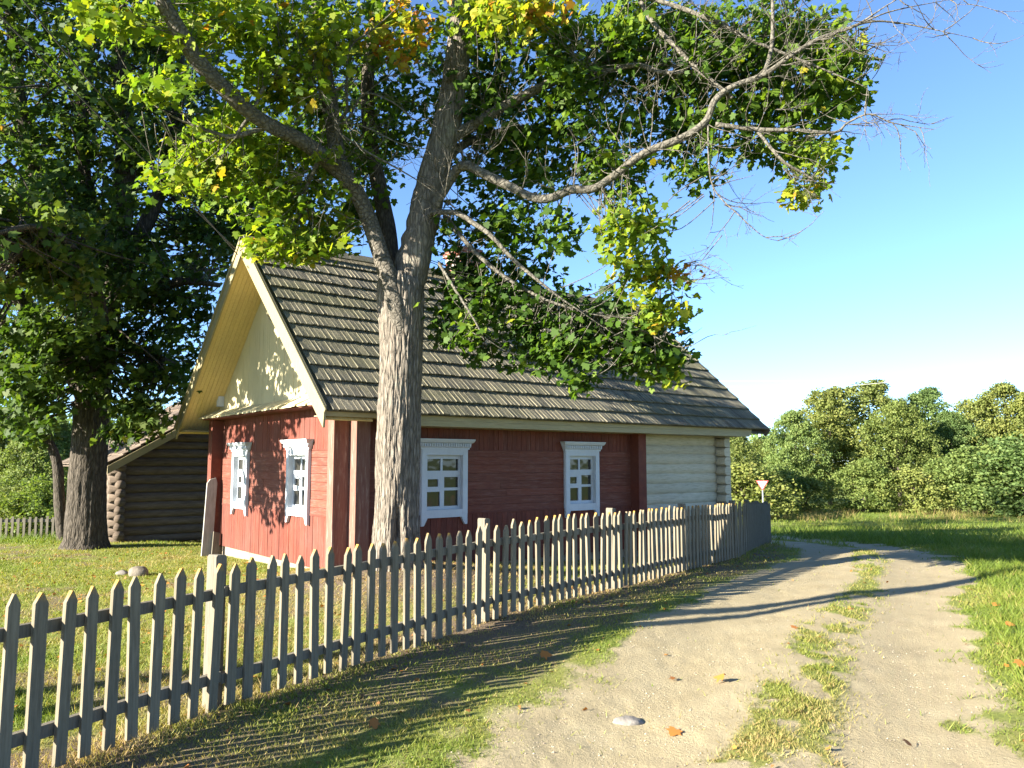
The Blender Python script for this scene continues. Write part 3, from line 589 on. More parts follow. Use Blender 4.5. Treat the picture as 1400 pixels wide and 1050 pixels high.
BL2 = [(60, 40, 90, 60, 15, 1.0, 70, .35), (60, 150, 80, 70, 15, 1.0, 80, .33), (190, 60, 80, 70, 16, .8, 75, .32), (260, 120, 60, 70, 16.5, .8, 55, .3), (150, 170, 60, 60, 15.2, .9, 55, .36),
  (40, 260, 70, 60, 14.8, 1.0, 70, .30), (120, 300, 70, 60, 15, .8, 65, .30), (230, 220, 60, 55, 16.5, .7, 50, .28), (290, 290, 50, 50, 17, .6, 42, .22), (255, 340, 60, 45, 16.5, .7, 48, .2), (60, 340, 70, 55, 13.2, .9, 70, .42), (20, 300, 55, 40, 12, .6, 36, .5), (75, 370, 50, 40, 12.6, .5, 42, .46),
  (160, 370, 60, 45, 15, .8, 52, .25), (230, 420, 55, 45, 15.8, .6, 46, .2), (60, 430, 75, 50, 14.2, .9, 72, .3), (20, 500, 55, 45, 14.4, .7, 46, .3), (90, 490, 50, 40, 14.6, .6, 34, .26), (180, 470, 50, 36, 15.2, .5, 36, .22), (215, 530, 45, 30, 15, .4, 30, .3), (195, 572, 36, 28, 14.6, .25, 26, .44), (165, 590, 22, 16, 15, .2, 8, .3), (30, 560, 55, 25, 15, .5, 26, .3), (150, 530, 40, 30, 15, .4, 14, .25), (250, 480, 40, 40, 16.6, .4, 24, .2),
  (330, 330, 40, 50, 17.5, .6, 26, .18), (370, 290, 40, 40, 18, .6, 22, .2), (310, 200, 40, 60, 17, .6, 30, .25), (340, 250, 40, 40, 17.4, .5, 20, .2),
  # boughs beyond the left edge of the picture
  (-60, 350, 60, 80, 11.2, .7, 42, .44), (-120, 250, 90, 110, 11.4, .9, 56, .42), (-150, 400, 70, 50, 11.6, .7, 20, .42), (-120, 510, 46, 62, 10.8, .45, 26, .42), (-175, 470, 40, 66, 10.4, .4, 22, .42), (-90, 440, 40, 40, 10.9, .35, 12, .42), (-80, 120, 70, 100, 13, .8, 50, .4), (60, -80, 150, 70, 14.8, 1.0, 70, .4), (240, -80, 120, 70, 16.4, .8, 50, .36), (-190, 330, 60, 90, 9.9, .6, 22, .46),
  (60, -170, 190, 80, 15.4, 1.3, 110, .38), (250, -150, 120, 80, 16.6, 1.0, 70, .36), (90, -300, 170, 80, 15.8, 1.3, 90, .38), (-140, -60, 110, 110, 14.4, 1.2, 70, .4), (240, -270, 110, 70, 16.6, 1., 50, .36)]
C2, ye2 = blob_centres([b[:6]+(b[6]*(1.08 if b[1] > -50 and b[0] > -50 else 1), b[7]) for b in BL2], gT)
Pl, Nl, ix = clump_leaves(C2, 17, .37, .6, gT)
tl = np.clip(ye2[ix]+gT.normal(size=len(ix))*.13+(gT.normal(size=len(C2))*.06)[ix]+np.where(gT.random(len(ix)) < .02, .3, 0), 0, 1)
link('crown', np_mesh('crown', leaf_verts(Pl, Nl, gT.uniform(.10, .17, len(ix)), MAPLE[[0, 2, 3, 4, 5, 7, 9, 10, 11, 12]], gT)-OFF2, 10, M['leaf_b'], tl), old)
tw = MB(); twigs_to(C2, np.array(SK), tw, OFF2, .014, .6, 1.6); tw.build('twigs', DB, old)
# slim tree behind the thick trunk
slim = empty('slim_tree', (-9.9, 18.0, float(ground_base(-9.9, 18.))))
tag(slim, 'slim dark crooked tree just behind the thick trunk of the old tree', 'tree'); OFF3 = np.array(slim.location); SK = []
limb([(88, 748, 18, .14), (84, 720, 18, .12), (81, 680, 18, .115), (79, 640, 18, .11), (72, 615, 18, .10), (60, 592, 18, .09), (45, 560, 18, .07), (30, 520, 18, .05)], slim, OFF3, DB, 'trunk', 12, 5)
C3, ye3 = blob_centres([(35, 570, 38, 22, 18, .6, 22, .3), (15, 530, 50, 40, 18, .7, 36, .3), (60, 600, 30, 10, 18, .4, 8, .4)], gT)
Pl, Nl, ix = clump_leaves(C3, 12, .36, .6, gT)
link('crown', np_mesh('crown', leaf_verts(Pl, Nl, gT.uniform(.13, .2, len(ix)), OVAL, gT)-OFF3, len(OVAL), M['leaf_b'], np.clip(ye3[ix]+gT.normal(size=len(ix))*.12, 0, 1)), slim)

back = empty('shed_tree', (-11.6, 22.0, float(ground_base(-11.6, 22.))))
tag(back, 'dark tree standing behind the log shed, seen through the old tree crown', 'tree'); OFF4 = np.array(back.location); SK = []
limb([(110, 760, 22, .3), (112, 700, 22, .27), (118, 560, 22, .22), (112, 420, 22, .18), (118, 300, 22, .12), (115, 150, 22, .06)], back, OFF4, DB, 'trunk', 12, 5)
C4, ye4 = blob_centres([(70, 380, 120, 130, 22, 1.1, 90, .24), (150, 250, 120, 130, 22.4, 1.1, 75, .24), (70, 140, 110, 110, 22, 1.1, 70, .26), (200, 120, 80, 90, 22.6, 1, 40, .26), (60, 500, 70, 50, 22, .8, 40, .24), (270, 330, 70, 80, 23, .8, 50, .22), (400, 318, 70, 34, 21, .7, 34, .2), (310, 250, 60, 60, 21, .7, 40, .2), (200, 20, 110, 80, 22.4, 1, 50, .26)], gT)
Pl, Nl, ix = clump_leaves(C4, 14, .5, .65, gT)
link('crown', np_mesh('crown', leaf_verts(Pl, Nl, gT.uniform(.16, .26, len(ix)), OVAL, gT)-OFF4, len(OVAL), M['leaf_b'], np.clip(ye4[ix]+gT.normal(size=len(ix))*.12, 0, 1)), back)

# ------------------------------------------------------------------ the red house (local axes: x along the long side, y towards the back along the gable)
house = empty('log_house', (HX, HY, 0), HA)
tag(house, 'low red wooden house with white carved windows and grey shake roof', 'house')
W, Q, WT, U3, U4, LEN = 5.33, .225, .2, 5.585, 8.08, 8.28
ZP, ZE, ZR, OV, EV, UR = .164, 2.42, 5.36, .662, .602, 9.05
SL = (ZR-ZE)/(W/2+EV)
hp = lambda mb, name, mat: mb.build(name, mat, house)
m = MB(); m.box((.03, .03, -.7), (LEN-.03, W-.03, ZP)); m.box((-Q+.02, .01, -.7), (.03, WT-.01, ZP-.02)); m.box((-Q+.02, W-WT+.01, -.7), (.03, W-.01, ZP-.02)); m.box((.02, -Q+.02, -.7), (WT-.01, .03, ZP-.03)); hp(m, 'plinth', M['plinth'])
def rect_minus(r, holes):
    out = [r]
    for (h0, h1, k0, k1) in holes:
        nx = []
        for (a0, a1, b0, b1) in out:
            if h1 <= a0 or h0 >= a1 or k1 <= b0 or k0 >= b1: nx.append((a0, a1, b0, b1)); continue
            if a0 < h0: nx.append((a0, h0, b0, b1))
            if h1 < a1: nx.append((h1, a1, b0, b1))
            c0, c1 = max(a0, h0), min(a1, h1)
            if b0 < k0: nx.append((c0, c1, b0, k0))
            if k1 < b1: nx.append((c0, c1, k1, b1))
        out = nx
    return out
def boarding(mbv, mbh, a0, a1, bands, holes, put, g):
    """bands: (z0, z1, 'v'|'h', board width); put(mb, a0, a1, z0, z1, depth, tint)"""
    for (z0, z1, k, bw) in bands:
        c = a0 if k == 'v' else z0; end = a1 if k == 'v' else z1
        while c < end-.004:
            wd = bw*g.uniform(.92, 1.08); e = min(c+wd, end)
            if end-e < .03: e = end
            cuts = [a0]
            if k == 'h':
                x = a0+g.uniform(.8, 3.)
                while x < a1-.6: cuts.append(x); x += g.uniform(2., 3.6)
            cuts.append(a1)
            for ca, cb in zip(cuts[:-1], cuts[1:]):
                r = (c+.0025, e-.0025, z0, z1) if k == 'v' else (ca+.0015, cb-.0015, c+.0025, e-.0025)
                tnt = g.random(); dp = g.uniform(.018, .024)
                for q in rect_minus(r, holes): put(mbv if k == 'v' else mbh, *q, dp, tnt)
            c = e
gH = np.random.default_rng(8)
WINS_L = [(1.131, 1.944), (3.963, 4.743)]; WINS_G = [(1.98, 1.18), (4.45, 3.70)]
WZ0, WZ1 = .773, 1.893
hole = lambda a, b: (min(a, b)+.070, max(a, b)-.070, .96, 1.828)
bands = [(ZP, .92, 'v', .095), (.92, 1.88, 'h', .125), (1.88, 2.50, 'v', .095)]
for bd in bands:
    mv = MB(); boarding(mv, mv, WT, U3, [bd], [hole(*w) for w in WINS_L], lambda mb, a0, a1, b0, b1, d, ti: mb.box((a0, -d, b0), (a1, 0, b1), ti), gH)
    hp(mv, 'wall_boarding', M['red_' + bd[2]])
    mv = MB(); boarding(mv, mv, WT, W-WT, [bd], [hole(*w) for w in WINS_G], lambda mb, a0, a1, b0, b1, d, ti: mb.box((-d, a0, b0), (0, a1, b1), ti), gH)
    hp(mv, 'gable_boarding', M['red_' + bd[2]])
# ledge strips between the bands
def strip(a, b): m = MB(); m.box(a, b, .4); hp(m, 'ledge_strip', M['red'])
for z0, z1 in ((.915, .94), (1.872, 1.89)):
    for a, b in ((WT, 1.10), (1.97, 3.93), (4.77, U3)): strip((a, -.032, z0), (b, -.0245, z1))
    for a, b in ((WT, 1.17), (1.99, 3.69), (4.46, W-WT)): strip((-.032, a, z0), (-.0245, b, z1))
# log core behind the boards with window openings
m = MB()
def core(mb, a0, a1, holes, put):
    for q in rect_minus((a0, a1, ZP, 2.46), holes): put(mb, *q)
core(m, 0.001, U3+WT, [hole(*w) for w in WINS_L], lambda mb, a0, a1, b0, b1: mb.box((a0, 0.0005, b0), (a1, .16, b1), .3))
core(m, .161, W-.0005, [hole(*w) for w in WINS_G], lambda mb, a0, a1, b0, b1: mb.box((0.0005, a0, b0), (.16, a1, b1), .3))
m.box((.161, W-.16, ZP), (LEN, W-.001, 2.46), .3); m.box((LEN-.16, .161, ZP), (LEN, W-.161, 2.46), .3); m.box((U3+WT, .10, ZP), (LEN-.161, .16, 2.46), .2)
m.box((.161, .161, ZP+.01), (LEN-.161, W-.161, ZP+.05), .2); m.box((.161, .161, 2.40), (LEN-.161, W-.161, 2.45), .2)
hp(m, 'wall_core', M['red'])
# boxed log ends at the corners
def boxed(a, b, mat, lit):
    m = MB(); m.box(a, b, .5)
    return hp(m, 'corner_casing', mat)
boxed((-Q, .004, ZP-.02), (-.001, WT, 2.48), M['red_worn'], 1); boxed((-Q, W-WT, ZP-.02), (-.001, W, 2.48), M['red'], 1)
boxed((.0, -Q, ZP-.03), (WT, -.001, 2.44), M['red_worn'], 1); boxed((U3, -Q, ZP-.03), (U3+WT, -.001, 2.44), M['red'], 1)
m = MB(); m.box((-Q-.012, -.010, ZP-.02), (-Q+.022, .003, 2.47)); m.box((-.012, -Q-.008, ZP), (-.0015, -Q+.02, 2.4)); hp(m, 'corner_bead', M['red_worn'])
# whitewashed log part
m = MB(); z = ZP+.02; k = 0
while z < 2.4:
    hgt = gH.uniform(.172, .198); rr = hgt*.56; n = 24
    xs = np.linspace(U3+WT, U4, n); wob = (fbm(xs*1.5, k*3.3, 0, 4, 3)-.5)*.03
    P = np.stack([xs, .075+hgt*.16+0*xs+wob*.7, z+hgt/2+wob*.5], -1); m.tube(P, hgt*.76+(fbm(xs*2.2, k*7., 0, 6, 3)-.5)*.02, 16, gH.random(), True)
    z += hgt; k += 1
hp(m, 'log_wall', M['log_white'])
m = MB(); z = ZP+.0; k = 0
while z < 2.35:
    hgt = gH.uniform(.172, .195); hw = WT/2+gH.uniform(-.005, .004); e = gH.uniform(-.008, .008)
    c0 = (U4+WT/2, 0, z+hgt/2); pts = []
    for a in np.linspace(0, 2*math.pi, 12, endpoint=False):
        ca, sa = math.cos(a), math.sin(a); q = 1/max(abs(ca), abs(sa))**.78
        pts.append((c0[0]+ca*hw*q*.94, 0.1, c0[2]+sa*hgt*.5*q*.93))
    m.prism(pts, (0, -Q-.1+e, 0), gH.random()); z += hgt
hp(m, 'log_ends', M['log_white'])
m = MB(); m.box((U4+WT-.004, -Q+.03, ZP), (U4+WT+.03, .10, 2.42)); m.box((U4+WT, .10, ZP), (LEN+Q, WT+.06, 2.4)); hp(m, 'corner_board', M['log_white'])

# windows: casing (the part) with cornice, sash and panes below it
def window(o, ax, out, wd=.8):
    """o: lower left outer corner at z=0; ax: unit vector left to right seen from outside; out: outward unit vector"""
    o, ax, out = (np.array(a, float) for a in (o, ax, out)); up = np.array([0, 0, 1.])
    P = lambda a, d, z: o+ax*a+out*d+up*z
    def bar(mb, a0, a1, d0, d1, z0, z1, ti=.5): mb.obox(P(a0, d0, z0), ax*(a1-a0), out*(d1-d0), up*(z1-z0), ti)
    c = MB(); cw = .088
    bar(c, 0, cw, .002, .052, .93, WZ1); bar(c, wd-cw, wd, .002, .052, .93, WZ1)
    bar(c, cw, wd-cw, .002, .050, 1.805, WZ1)
    # apron with a drop at each side
    poly = [P(0, .004, WZ0), P(.045, .004, WZ0), P(.105, .004, .885), P(wd-.105, .004, .885), P(wd-.045, .004, WZ0), P(wd, .004, WZ0), P(wd, .004, .9295), P(wd-cw-.0005, .004, .9295), P(wd-cw-.0005, .004, .985), P(cw+.0005, .004, .985), P(cw+.0005, .004, .9295), P(0, .004, .9295)]
    c.prism(poly, out*.044)
    bar(c, -.012, .0, .002, .04, .93, WZ1)
    # reveal
    bar(c, cw-.02, cw, -.10, .001, .975, 1.80); bar(c, wd-cw, wd-cw+.02, -.10, .001, .975, 1.80); bar(c, cw, wd-cw, -.10, .001, 1.8, 1.83)
    bar(c, cw, wd-cw, -.10, .048, .9855, 1.0)
    co = c.build('window', M['white'], house)
    k = MB()
    # flared cornice with dentils
    prof = [(.055, WZ1-.005), (.055, WZ1+.02), (.075, WZ1+.03), (.075, WZ1+.085), (.105, WZ1+.10), (.125, WZ1+.135), (.125, WZ1+.15), (.0, WZ1+.15), (.0, WZ1-.005)]
    ends = [(-.025, wd+.025), (-.03, wd+.03), (-.04, wd+.04), (-.05, wd+.05), (-.075, wd+.075), (-.09, wd+.09), (-.09, wd+.09), (-.09, wd+.09), (-.02, wd+.02)]
    n = len(prof); v = [P(e[0], p[0]+.003, p[1]) for e, p in zip(ends, prof)]+[P(e[1], p[0]+.003, p[1]) for e, p in zip(ends, prof)]
    k.add(v, [tuple(range(n)), tuple(range(n, 2*n))[::-1]]+[(i, n+i, n+(i+1) % n, (i+1) % n) for i in range(n)])
    a = -.03
    while a < wd+.02: bar(k, a, a+.022, .079, .097, WZ1+.038, WZ1+.085); a += .042
    bar(k, -.03, wd+.03, .079, .083, WZ1+.036, WZ1+.0385)
    k.build('cornice', M['white'], co)
    s = MB(); d0, d1 = -.062, -.028
    L0, L1, Z0, Z1 = cw, wd-cw, 1.0, 1.80; md = .385*wd/.813+.006
    bar(s, L0, L0+.028, d0, d1, Z0, Z1); bar(s, L1-.032, L1, d0, d1, Z0, Z1); bar(s, L0+.028, L1-.032, d0, d1, 1.748, Z1); bar(s, L0+.028, L1-.032, d0, d1, Z0, 1.048)
    bar(s, L0+.028, L1-.032, d0, d1+.006, 1.50, 1.572); bar(s, md-.018, md+.018, d0, d1-.002, 1.572, 1.748)
    ml, mr = md-.028, md+.045
    bar(s, ml, mr, d0, d1+.003, 1.048, 1.50); bar(s, mr, L1-.032, d0, d1-.002, 1.278, 1.32); bar(s, mr, L1-.032, d0, d1-.002, 1.478, 1.50)
    bar(s, L0+.028, ml, d0, d1+.001, 1.262, 1.336); bar(s, L0+.028, L0+.06, d0, d1+.001, 1.336, 1.50); bar(s, ml-.03, ml, d0, d1+.001, 1.336, 1.4995); bar(s, L0+.06, ml-.03, d0, d1+.001, 1.448, 1.50)
    s.build('sash', M['white'], co)
    gl = MB(); bar(gl, L0+.01, L1-.01, -.050, -.046, Z0+.02, Z1-.02); gl.build('panes', M['glass'], co)
    return co
for (a, b) in WINS_L: window((a, -.024, 0), (1, 0, 0), (0, -1, 0), b-a)
for (a, b) in WINS_G: window((-.024, a, 0), (0, -1, 0), (-1, 0, 0), a-b)

# roof: two slopes of overlapping shakes, ridge boards
rf = MB(); gR = np.random.default_rng(4)
def roof_pt(side, u, s, h):
    """s: distance down the slope from the ridge, h: height above the rafters; side -1 front, 1 back"""
    c = 1/math.hypot(1, SL); nz, nv = c, c*SL
    return np.array([u, W/2+side*(s*c+h*nv), ZR-.10-s*c*SL+h*nz])
SLEN = math.hypot(W/2+EV, (W/2+EV)*SL)
rows = 13
for side in (-1, 1):
    for r in range(rows):
        s1 = SLEN*(r+1)/rows+(.03 if r < rows-1 else 0); s0 = SLEN*r/rows-.10 if r else 0.
        u = -OV+.10
        lift0 = .0
        while u < UR:
            wd = gR.uniform(.068, .105); u2 = min(u+wd, UR)
            up_ = gR.choice([0., .003, .006]); e = gR.normal()*.005; tk = .020; tl_ = gR.uniform(.004, .013)
            hb = .022+.024+up_; ht = .010
            sk = gR.normal()*.004
            a = [roof_pt(side, u+.002, s0, ht), roof_pt(side, u2-.002, s0, ht), roof_pt(side, u2-.002+sk, s1+e, hb), roof_pt(side, u+.002+sk, s1+e, hb+tl_)]
            b = [roof_pt(side, u+.002, s0, ht+tk), roof_pt(side, u2-.002, s0, ht+tk), roof_pt(side, u2-.002+sk, s1+e, hb+tk), roof_pt(side, u+.002+sk, s1+e, hb+tk+tl_)]
            fc = [(3,2,1,0),(4,5,6,7),(0,1,5,4),(1,2,6,5),(2,3,7,6),(3,0,4,7)]
            if side == 1: fc = [q[::-1] for q in fc]
            rf.add(a+b, fc, gR.random()); u = u2
    rf.prism([roof_pt(side, -OV+.06, 0, .0), roof_pt(side, UR-.02, 0, .0), roof_pt(side, UR-.02, SLEN-.04, .0), roof_pt(side, -OV+.06, SLEN-.04, .0)], roof_pt(side, 0, 0, .012)-roof_pt(side, 0, 0, .0), .1)
roof = hp(rf, 'roof', M['shake'])
rb = MB()
for side in (-1, 1):
    u = -OV
    while u < UR:
        u2 = min(u+gR.uniform(1.6, 2.6), UR+.03); h = .115+(.004 if side > 0 else 0)+gR.uniform(0, .01)
        rb.prism([roof_pt(side, u, -.02, h), roof_pt(side, u2-.004, -.02, h), roof_pt(side, u2-.004, .17, h-.01), roof_pt(side, u, .17, h-.01)], roof_pt(side, 0, 0, .025)-roof_pt(side, 0, 0, .0), gR.random()); u = u2
rb.build('ridge_board', M['shake'], roof)
ch = MB(); cu = 3.76; ch.box((cu-.26, W/2-.26, ZR-.8), (cu+.26, W/2+.26, 5.72)); ch.box((cu-.30, W/2-.30, 5.721), (cu+.30, W/2+.30, 5.80)); ch.box((cu-.27, W/2-.27, 5.801), (cu+.27, W/2+.27, 5.88)); ch.build('chimney', M['brick'], roof)
# bargeboards and soffits at both gable ends
def slope_board(mb, side, u0, u1, s0, s1, h0, h1, ti=.5, tip=0):
    P = [roof_pt(side, u0, s0, h0), roof_pt(side, u0, s1, h0), roof_pt(side, u0, s1+tip, h1), roof_pt(side, u0, s0, h1)]
    mb.prism(P, (u1-u0, 0, 0), ti)
for side in (-1, 1):
    m = MB(); slope_board(m, side, -OV-.004, -OV+.024, 0.0, SLEN+.10, -.155, .075, .5, -.16)
    slope_board(m, side, -OV-.022, -OV-.005, 0.02, SLEN+.02, .015, .078, .6, 0); hp(m, 'bargeboard', M['cream'])
    m = MB(); slope_board(m, side, UR-.02, UR+.008, .0, SLEN+.02, -.12, .045, .5, 0); hp(m, 'bargeboard', M['grey_wood'])
# soffit boards run along the slope
m = MB()
for side in (-1, 1):
    u = -OV+.03
    while u < .04:
        u2 = u+.072; slope_board(m, side, u+.001, u2-.003, .05, SLEN-.03, -.135, -.115, gR.random()); u = u2
m2 = MB()
u = LEN-.1
while u < UR-.03:
    for side in (-1, 1): slope_board(m2, side, u+.002, u+.08, .05, SLEN-.03, -.10, -.08, gR.random())
    u += .083
hp(m, 'soffit', M['soffit']); hp(m2, 'soffit', M['grey_wood'])
# eave boxes
m = MB(); y0 = -EV+.075
for k, (a, b) in enumerate(((2.205, 2.285), (2.287, 2.375))): m.box((.62, y0+k*.004, a), (LEN+.22, y0+.03, b), .5+.2*k)
m.box((.62, y0+.03, 2.205), (LEN+.2, -.027, 2.225), .4)
m.prism([(.55, y0+.001, 2.29), (.619, y0+.001, 2.205), (.619, y0+.001, 2.372), (.55, y0+.001, 2.372)], (0, .028, 0))
m.box((-OV+.03, y0, 2.29), (.549, y0+.028, 2.376), .55); m.box((-OV+.03, y0+.029, 2.29), (.549, -Q-.001, 2.305), .4)
m.prism([(LEN+.221, y0+.001, 2.205), (LEN+.30, y0+.001, 2.30), (LEN+.30, y0+.001, 2.372), (LEN+.221, y0+.001, 2.372)], (0, .03, 0))
hp(m, 'eave_board', M['cream_dark'])
m = MB(); m.box((-OV+.03, W+.06, 2.27), (LEN+.2, W+EV-.09, 2.29)); m.box((-OV+.03, W+EV-.09, 2.27), (LEN+.2, W+EV-.06, 2.37)); hp(m, 'eave_board', M['cream'])
# gable triangle in pale vertical boards
m = MB(); v = .03
while v < W-.03:
    v2 = min(v+gR.uniform(.088, .1), W-.03)
    top = lambda q: ZR-.10-abs(q-W/2)*SL-.17
    d = gR.uniform(.02, .026)
    if max(top(v), top(v2)) > 2.66:
        ps = [(-.03, v+.002, 2.6), (-.03, v2-.002, 2.6), (-.03, v2-.002, max(top(v2), 2.61)), (-.03, v+.002, max(top(v), 2.61))]
        m.prism(ps, (-d, 0, 0), gR.random())
    v = v2
m.prism([(-.029, .0, 2.5), (-.029, W, 2.5), (-.029, W/2, top(W/2)+.02)], (.05, 0, 0), .3)
hp(m, 'gable', M['cream_gable'])
# pent roof strip below the gable, uneven lower ends
m = MB(); v = -.02
while v < W+.02:
    v2 = v+gR.uniform(.09, .14); e = gR.normal()*.012; dz = gR.uniform(0, .008)
    P = [(-.02, v+.001, 2.70+dz), (-.02, v2-.001, 2.70+dz), (-.385+e, v2-.001, 2.52+dz), (-.385+e, v+.001, 2.52+dz)]
    m.prism(P, (0, 0, -.022), gR.random()); v = v2
hp(m, 'pent_roof', M['cream_gable'])
m = MB(); m.box((-.34, .0, 2.485), (-.30, W, 2.512)); m.box((-.30, 0, 2.486), (-.03, W, 2.498), .3); hp(m, 'pent_soffit', M['red'])
# line insulators under the right rake and a small junction box
for (v, z) in ((2.66, 4.10), (2.48, 4.03), (2.36, 3.90)):
    m = MB(); zc = z
    ring = [(.0, .022), (.02, .034), (.035, .034), (.045, .022), (.055, .026), (.075, .026), (.09, .012)]
    m.tube([(-.06-.10, v, zc+a) for a, _ in ring], [b for _, b in ring], 12)
    ins = hp(m, 'insulator', M['porcelain'])
    m = MB(); m.tube([(-.04, v, zc-.06), (-.13, v, zc-.06), (-.16, v, zc-.03), (-.16, v, zc+.02)], .008, 6); m.build('hook', M['iron'], ins)
m = MB(); m.box((-.16, W-.28, 2.74), (-.057, W-.17, 2.95)); m.box((-.165, W-.285, 2.951), (-.057, W-.165, 2.965)); hp(m, 'junction_box', M['white'])

# ------------------------------------------------------------------ log shed behind the gable
shp = np.array([-8.62, 17.25]); sz0 = float(ground_base(*shp))-.05
shed = empty('log_shed', (shp[0], shp[1], sz0), HA); tag(shed, 'dark unpainted log shed with low eave behind the red house', 'shed')
gS = np.random.default_rng(3)
SW, SD, SE, SS = 5.6, 5., 1.72, .60
m = MB(); z = 0; k = 0; lw = []
while z < 3.3:
    hgt = gS.uniform(.17, .2); zc = z+hgt/2
    a1 = SW if zc < SE else SW-(zc-SE)/SS
    a0 = .0 if zc < SE else (zc-SE)/SS-.25
    if a1-a0 > .4:
        ext = gS.uniform(.10, .15) if zc < SE else 0
        xs = np.linspace(a0-ext, a1+ext, 14); wob = (fbm(xs*1.2, k*5., 0, 14, 3)-.5)*.03
        m.tube(np.stack([xs, .09+wob, zc+wob*.5], -1), hgt*.57, 14, gS.random())
    z += hgt; k += 1
m.build('gable_wall', M['log_dark'], shed)
m = MB(); z = .09; k = 0
while z < SE:
    hgt = gS.uniform(.17, .2); ys = np.linspace(-gS.uniform(.10, .15), SD, 12); wob = (fbm(ys*1.2, k*3., 0, 15, 3)-.5)*.02
    m.tube(np.stack([.09+wob, ys, z+hgt/2+wob], -1), hgt*.55, 14, gS.random()); m.tube(np.stack([SW-.09+wob, ys, z+hgt/2+wob], -1), hgt*.55, 14, gS.random()); z += hgt; k += 1
m.build('side_wall', M['log_dark'], shed)
m = MB(); m.box((.25, .19, .0), (SW-.2, SD, SE)); m.build('wall_core', M['log_dark'], shed)
m = MB(); x = 2.0
while x < 2.9: m.box((x+.003, -.05, 1.62), (x+.13, -.022, 2.42), gS.random()); x += .133
m.build('hatch', M['red'], shed)
m = MB(); tp = SE+SS*SW/2
for sgn in (-1, 1):
    for r in range(9):
        x0 = SW/2+sgn*(SW/2+.24)*(r/9); x1 = SW/2+sgn*(SW/2+.24)*((r+1)/9+.02); zf = lambda x: tp+.15-abs(x-SW/2)*SS
        y = -.40
        while y < SD+.3:
            y2 = y+gS.uniform(.09, .15); dz = gS.uniform(.03, .05)
            P = [(x0, y, zf(x0)+.01), (x1, y, zf(x1)+dz), (x1, y2-.003, zf(x1)+dz), (x0, y2-.003, zf(x0)+.01)]
            m.prism(P, (0, 0, .025), gS.random()); y = y2
m.build('roof', M['log_dark'], shed)  # dark log colour on the shakes stands in for the tree's shade
m = MB()
for sgn in (-1, 1):
    zf = lambda x: tp+.13-abs(x-SW/2)*SS
    xe = SW/2+sgn*(SW/2+.26); m.prism([(SW/2, -.41, zf(SW/2)), (xe, -.41, zf(xe)), (xe, -.41, zf(xe)-.17), (SW/2, -.41, zf(SW/2)-.17)], (0, -.028, 0))
m.build('bargeboard', M['cream_dark'], shed)
m = MB()
for sgn in (-1, 1):
    xe = SW/2+sgn*(SW/2+.23); m.prism([(SW/2, -.40, zf(SW/2)-.02), (xe, -.40, zf(xe)-.02), (xe, -.40, zf(xe)-.045), (SW/2, -.40, zf(SW/2)-.045)], (0, SD+.8, 0), .2)
m.build('roof_boards', M['log_dark'], shed)

# weathered plank standing at the gable corner
pu, pv = -.34, W-.27; pp = np.array([HX+pu*math.cos(HA)-pv*math.sin(HA), HY+pu*math.sin(HA)+pv*math.cos(HA)]); plank = empty('weathered_plank', (pp[0], pp[1], float(ground_z(pp[0], pp[1]))), HA); tag(plank, 'weathered grey plank leaning upright against the red gable corner', 'plank')
m = MB(); m.prism([(-.02, 0, -.06), (.17, 0, -.06), (.18, 0, 1.34), (.15, 0, 1.43), (.05, 0, 1.40), (.0, 0, 1.33)], (0, .045, 0)); o = m.build('plank_board', M['plank'], plank); o.rotation_euler = (R(-1), R(2), 0)
m = MB(); m.prism([(.14, -.07, -.05), (.27, -.07, -.05), (.265, -.07, .42), (.15, -.07, .45)], (0, .04, 0), .2); o = m.build('short_board', M['grey_wood'], plank); o.rotation_euler = (0, R(2), 0)

# ------------------------------------------------------------------ picket fence
fence = empty('picket_fence', (FP[0][0], FP[0][1], 0)); tag(fence, 'grey weathered picket fence with pointed slats running along the lane', 'fence')
FO = np.array([FP[0][0], FP[0][1], 0.])
def along(L, step, s0=0.):
    out = []; s = s0
    for (a, b) in zip(L[:-1], L[1:]):
        a, b = np.array(a), np.array(b); l = np.linalg.norm(b-a); d = (b-a)/l
        while s < l: out.append((a+d*s, d)); s += step
        s -= l
    return out
FPs = [(-3.45, 2.75), (-2.0, 5.6), (-.22, 8.25), (1.36, 10.32), (2.72, 12.35), (4.1, 14.5), (4.95, 16.5), (5.75, 18.4), (6.5, 20.1)]
gF = np.random.default_rng(6)
def picket_mesh(k):
    w_ = gF.uniform(.031, .037); tk = gF.uniform(.022, .028); p = gF.uniform(.058, .078); a = gF.uniform(-.006, .006)
    m = MB(); m.prism([(-w_, 0, .03), (w_, 0, .03), (w_+a*.3, 0, 1-p), (w_*.14+a, 0, .997), (-w_*.14+a, 0, 1.0), (-w_+a*.3, 0, 1-p*gF.uniform(.85, 1.15))], (0, -tk, 0)); return m.mesh('picket', M['picket'])
PMS = [picket_mesh(k) for k in range(8)]
posts_px = FPs
ri = MB(); runs = along(FPs, .10); rp = [p for p, d in runs]+[np.array(FPs[-1])]
zs_ = np.array([float(ground_z(p[0], p[1])) for p in rp]); zs_ = np.convolve(np.pad(zs_, 12, 'edge'), np.ones(25)/25, 'valid')
def fz(p):
    i = int(np.argmin([(q[0]-p[0])**2+(q[1]-p[1])**2 for q in rp])); return zs_[i]
rest = MB(); n_p = 0
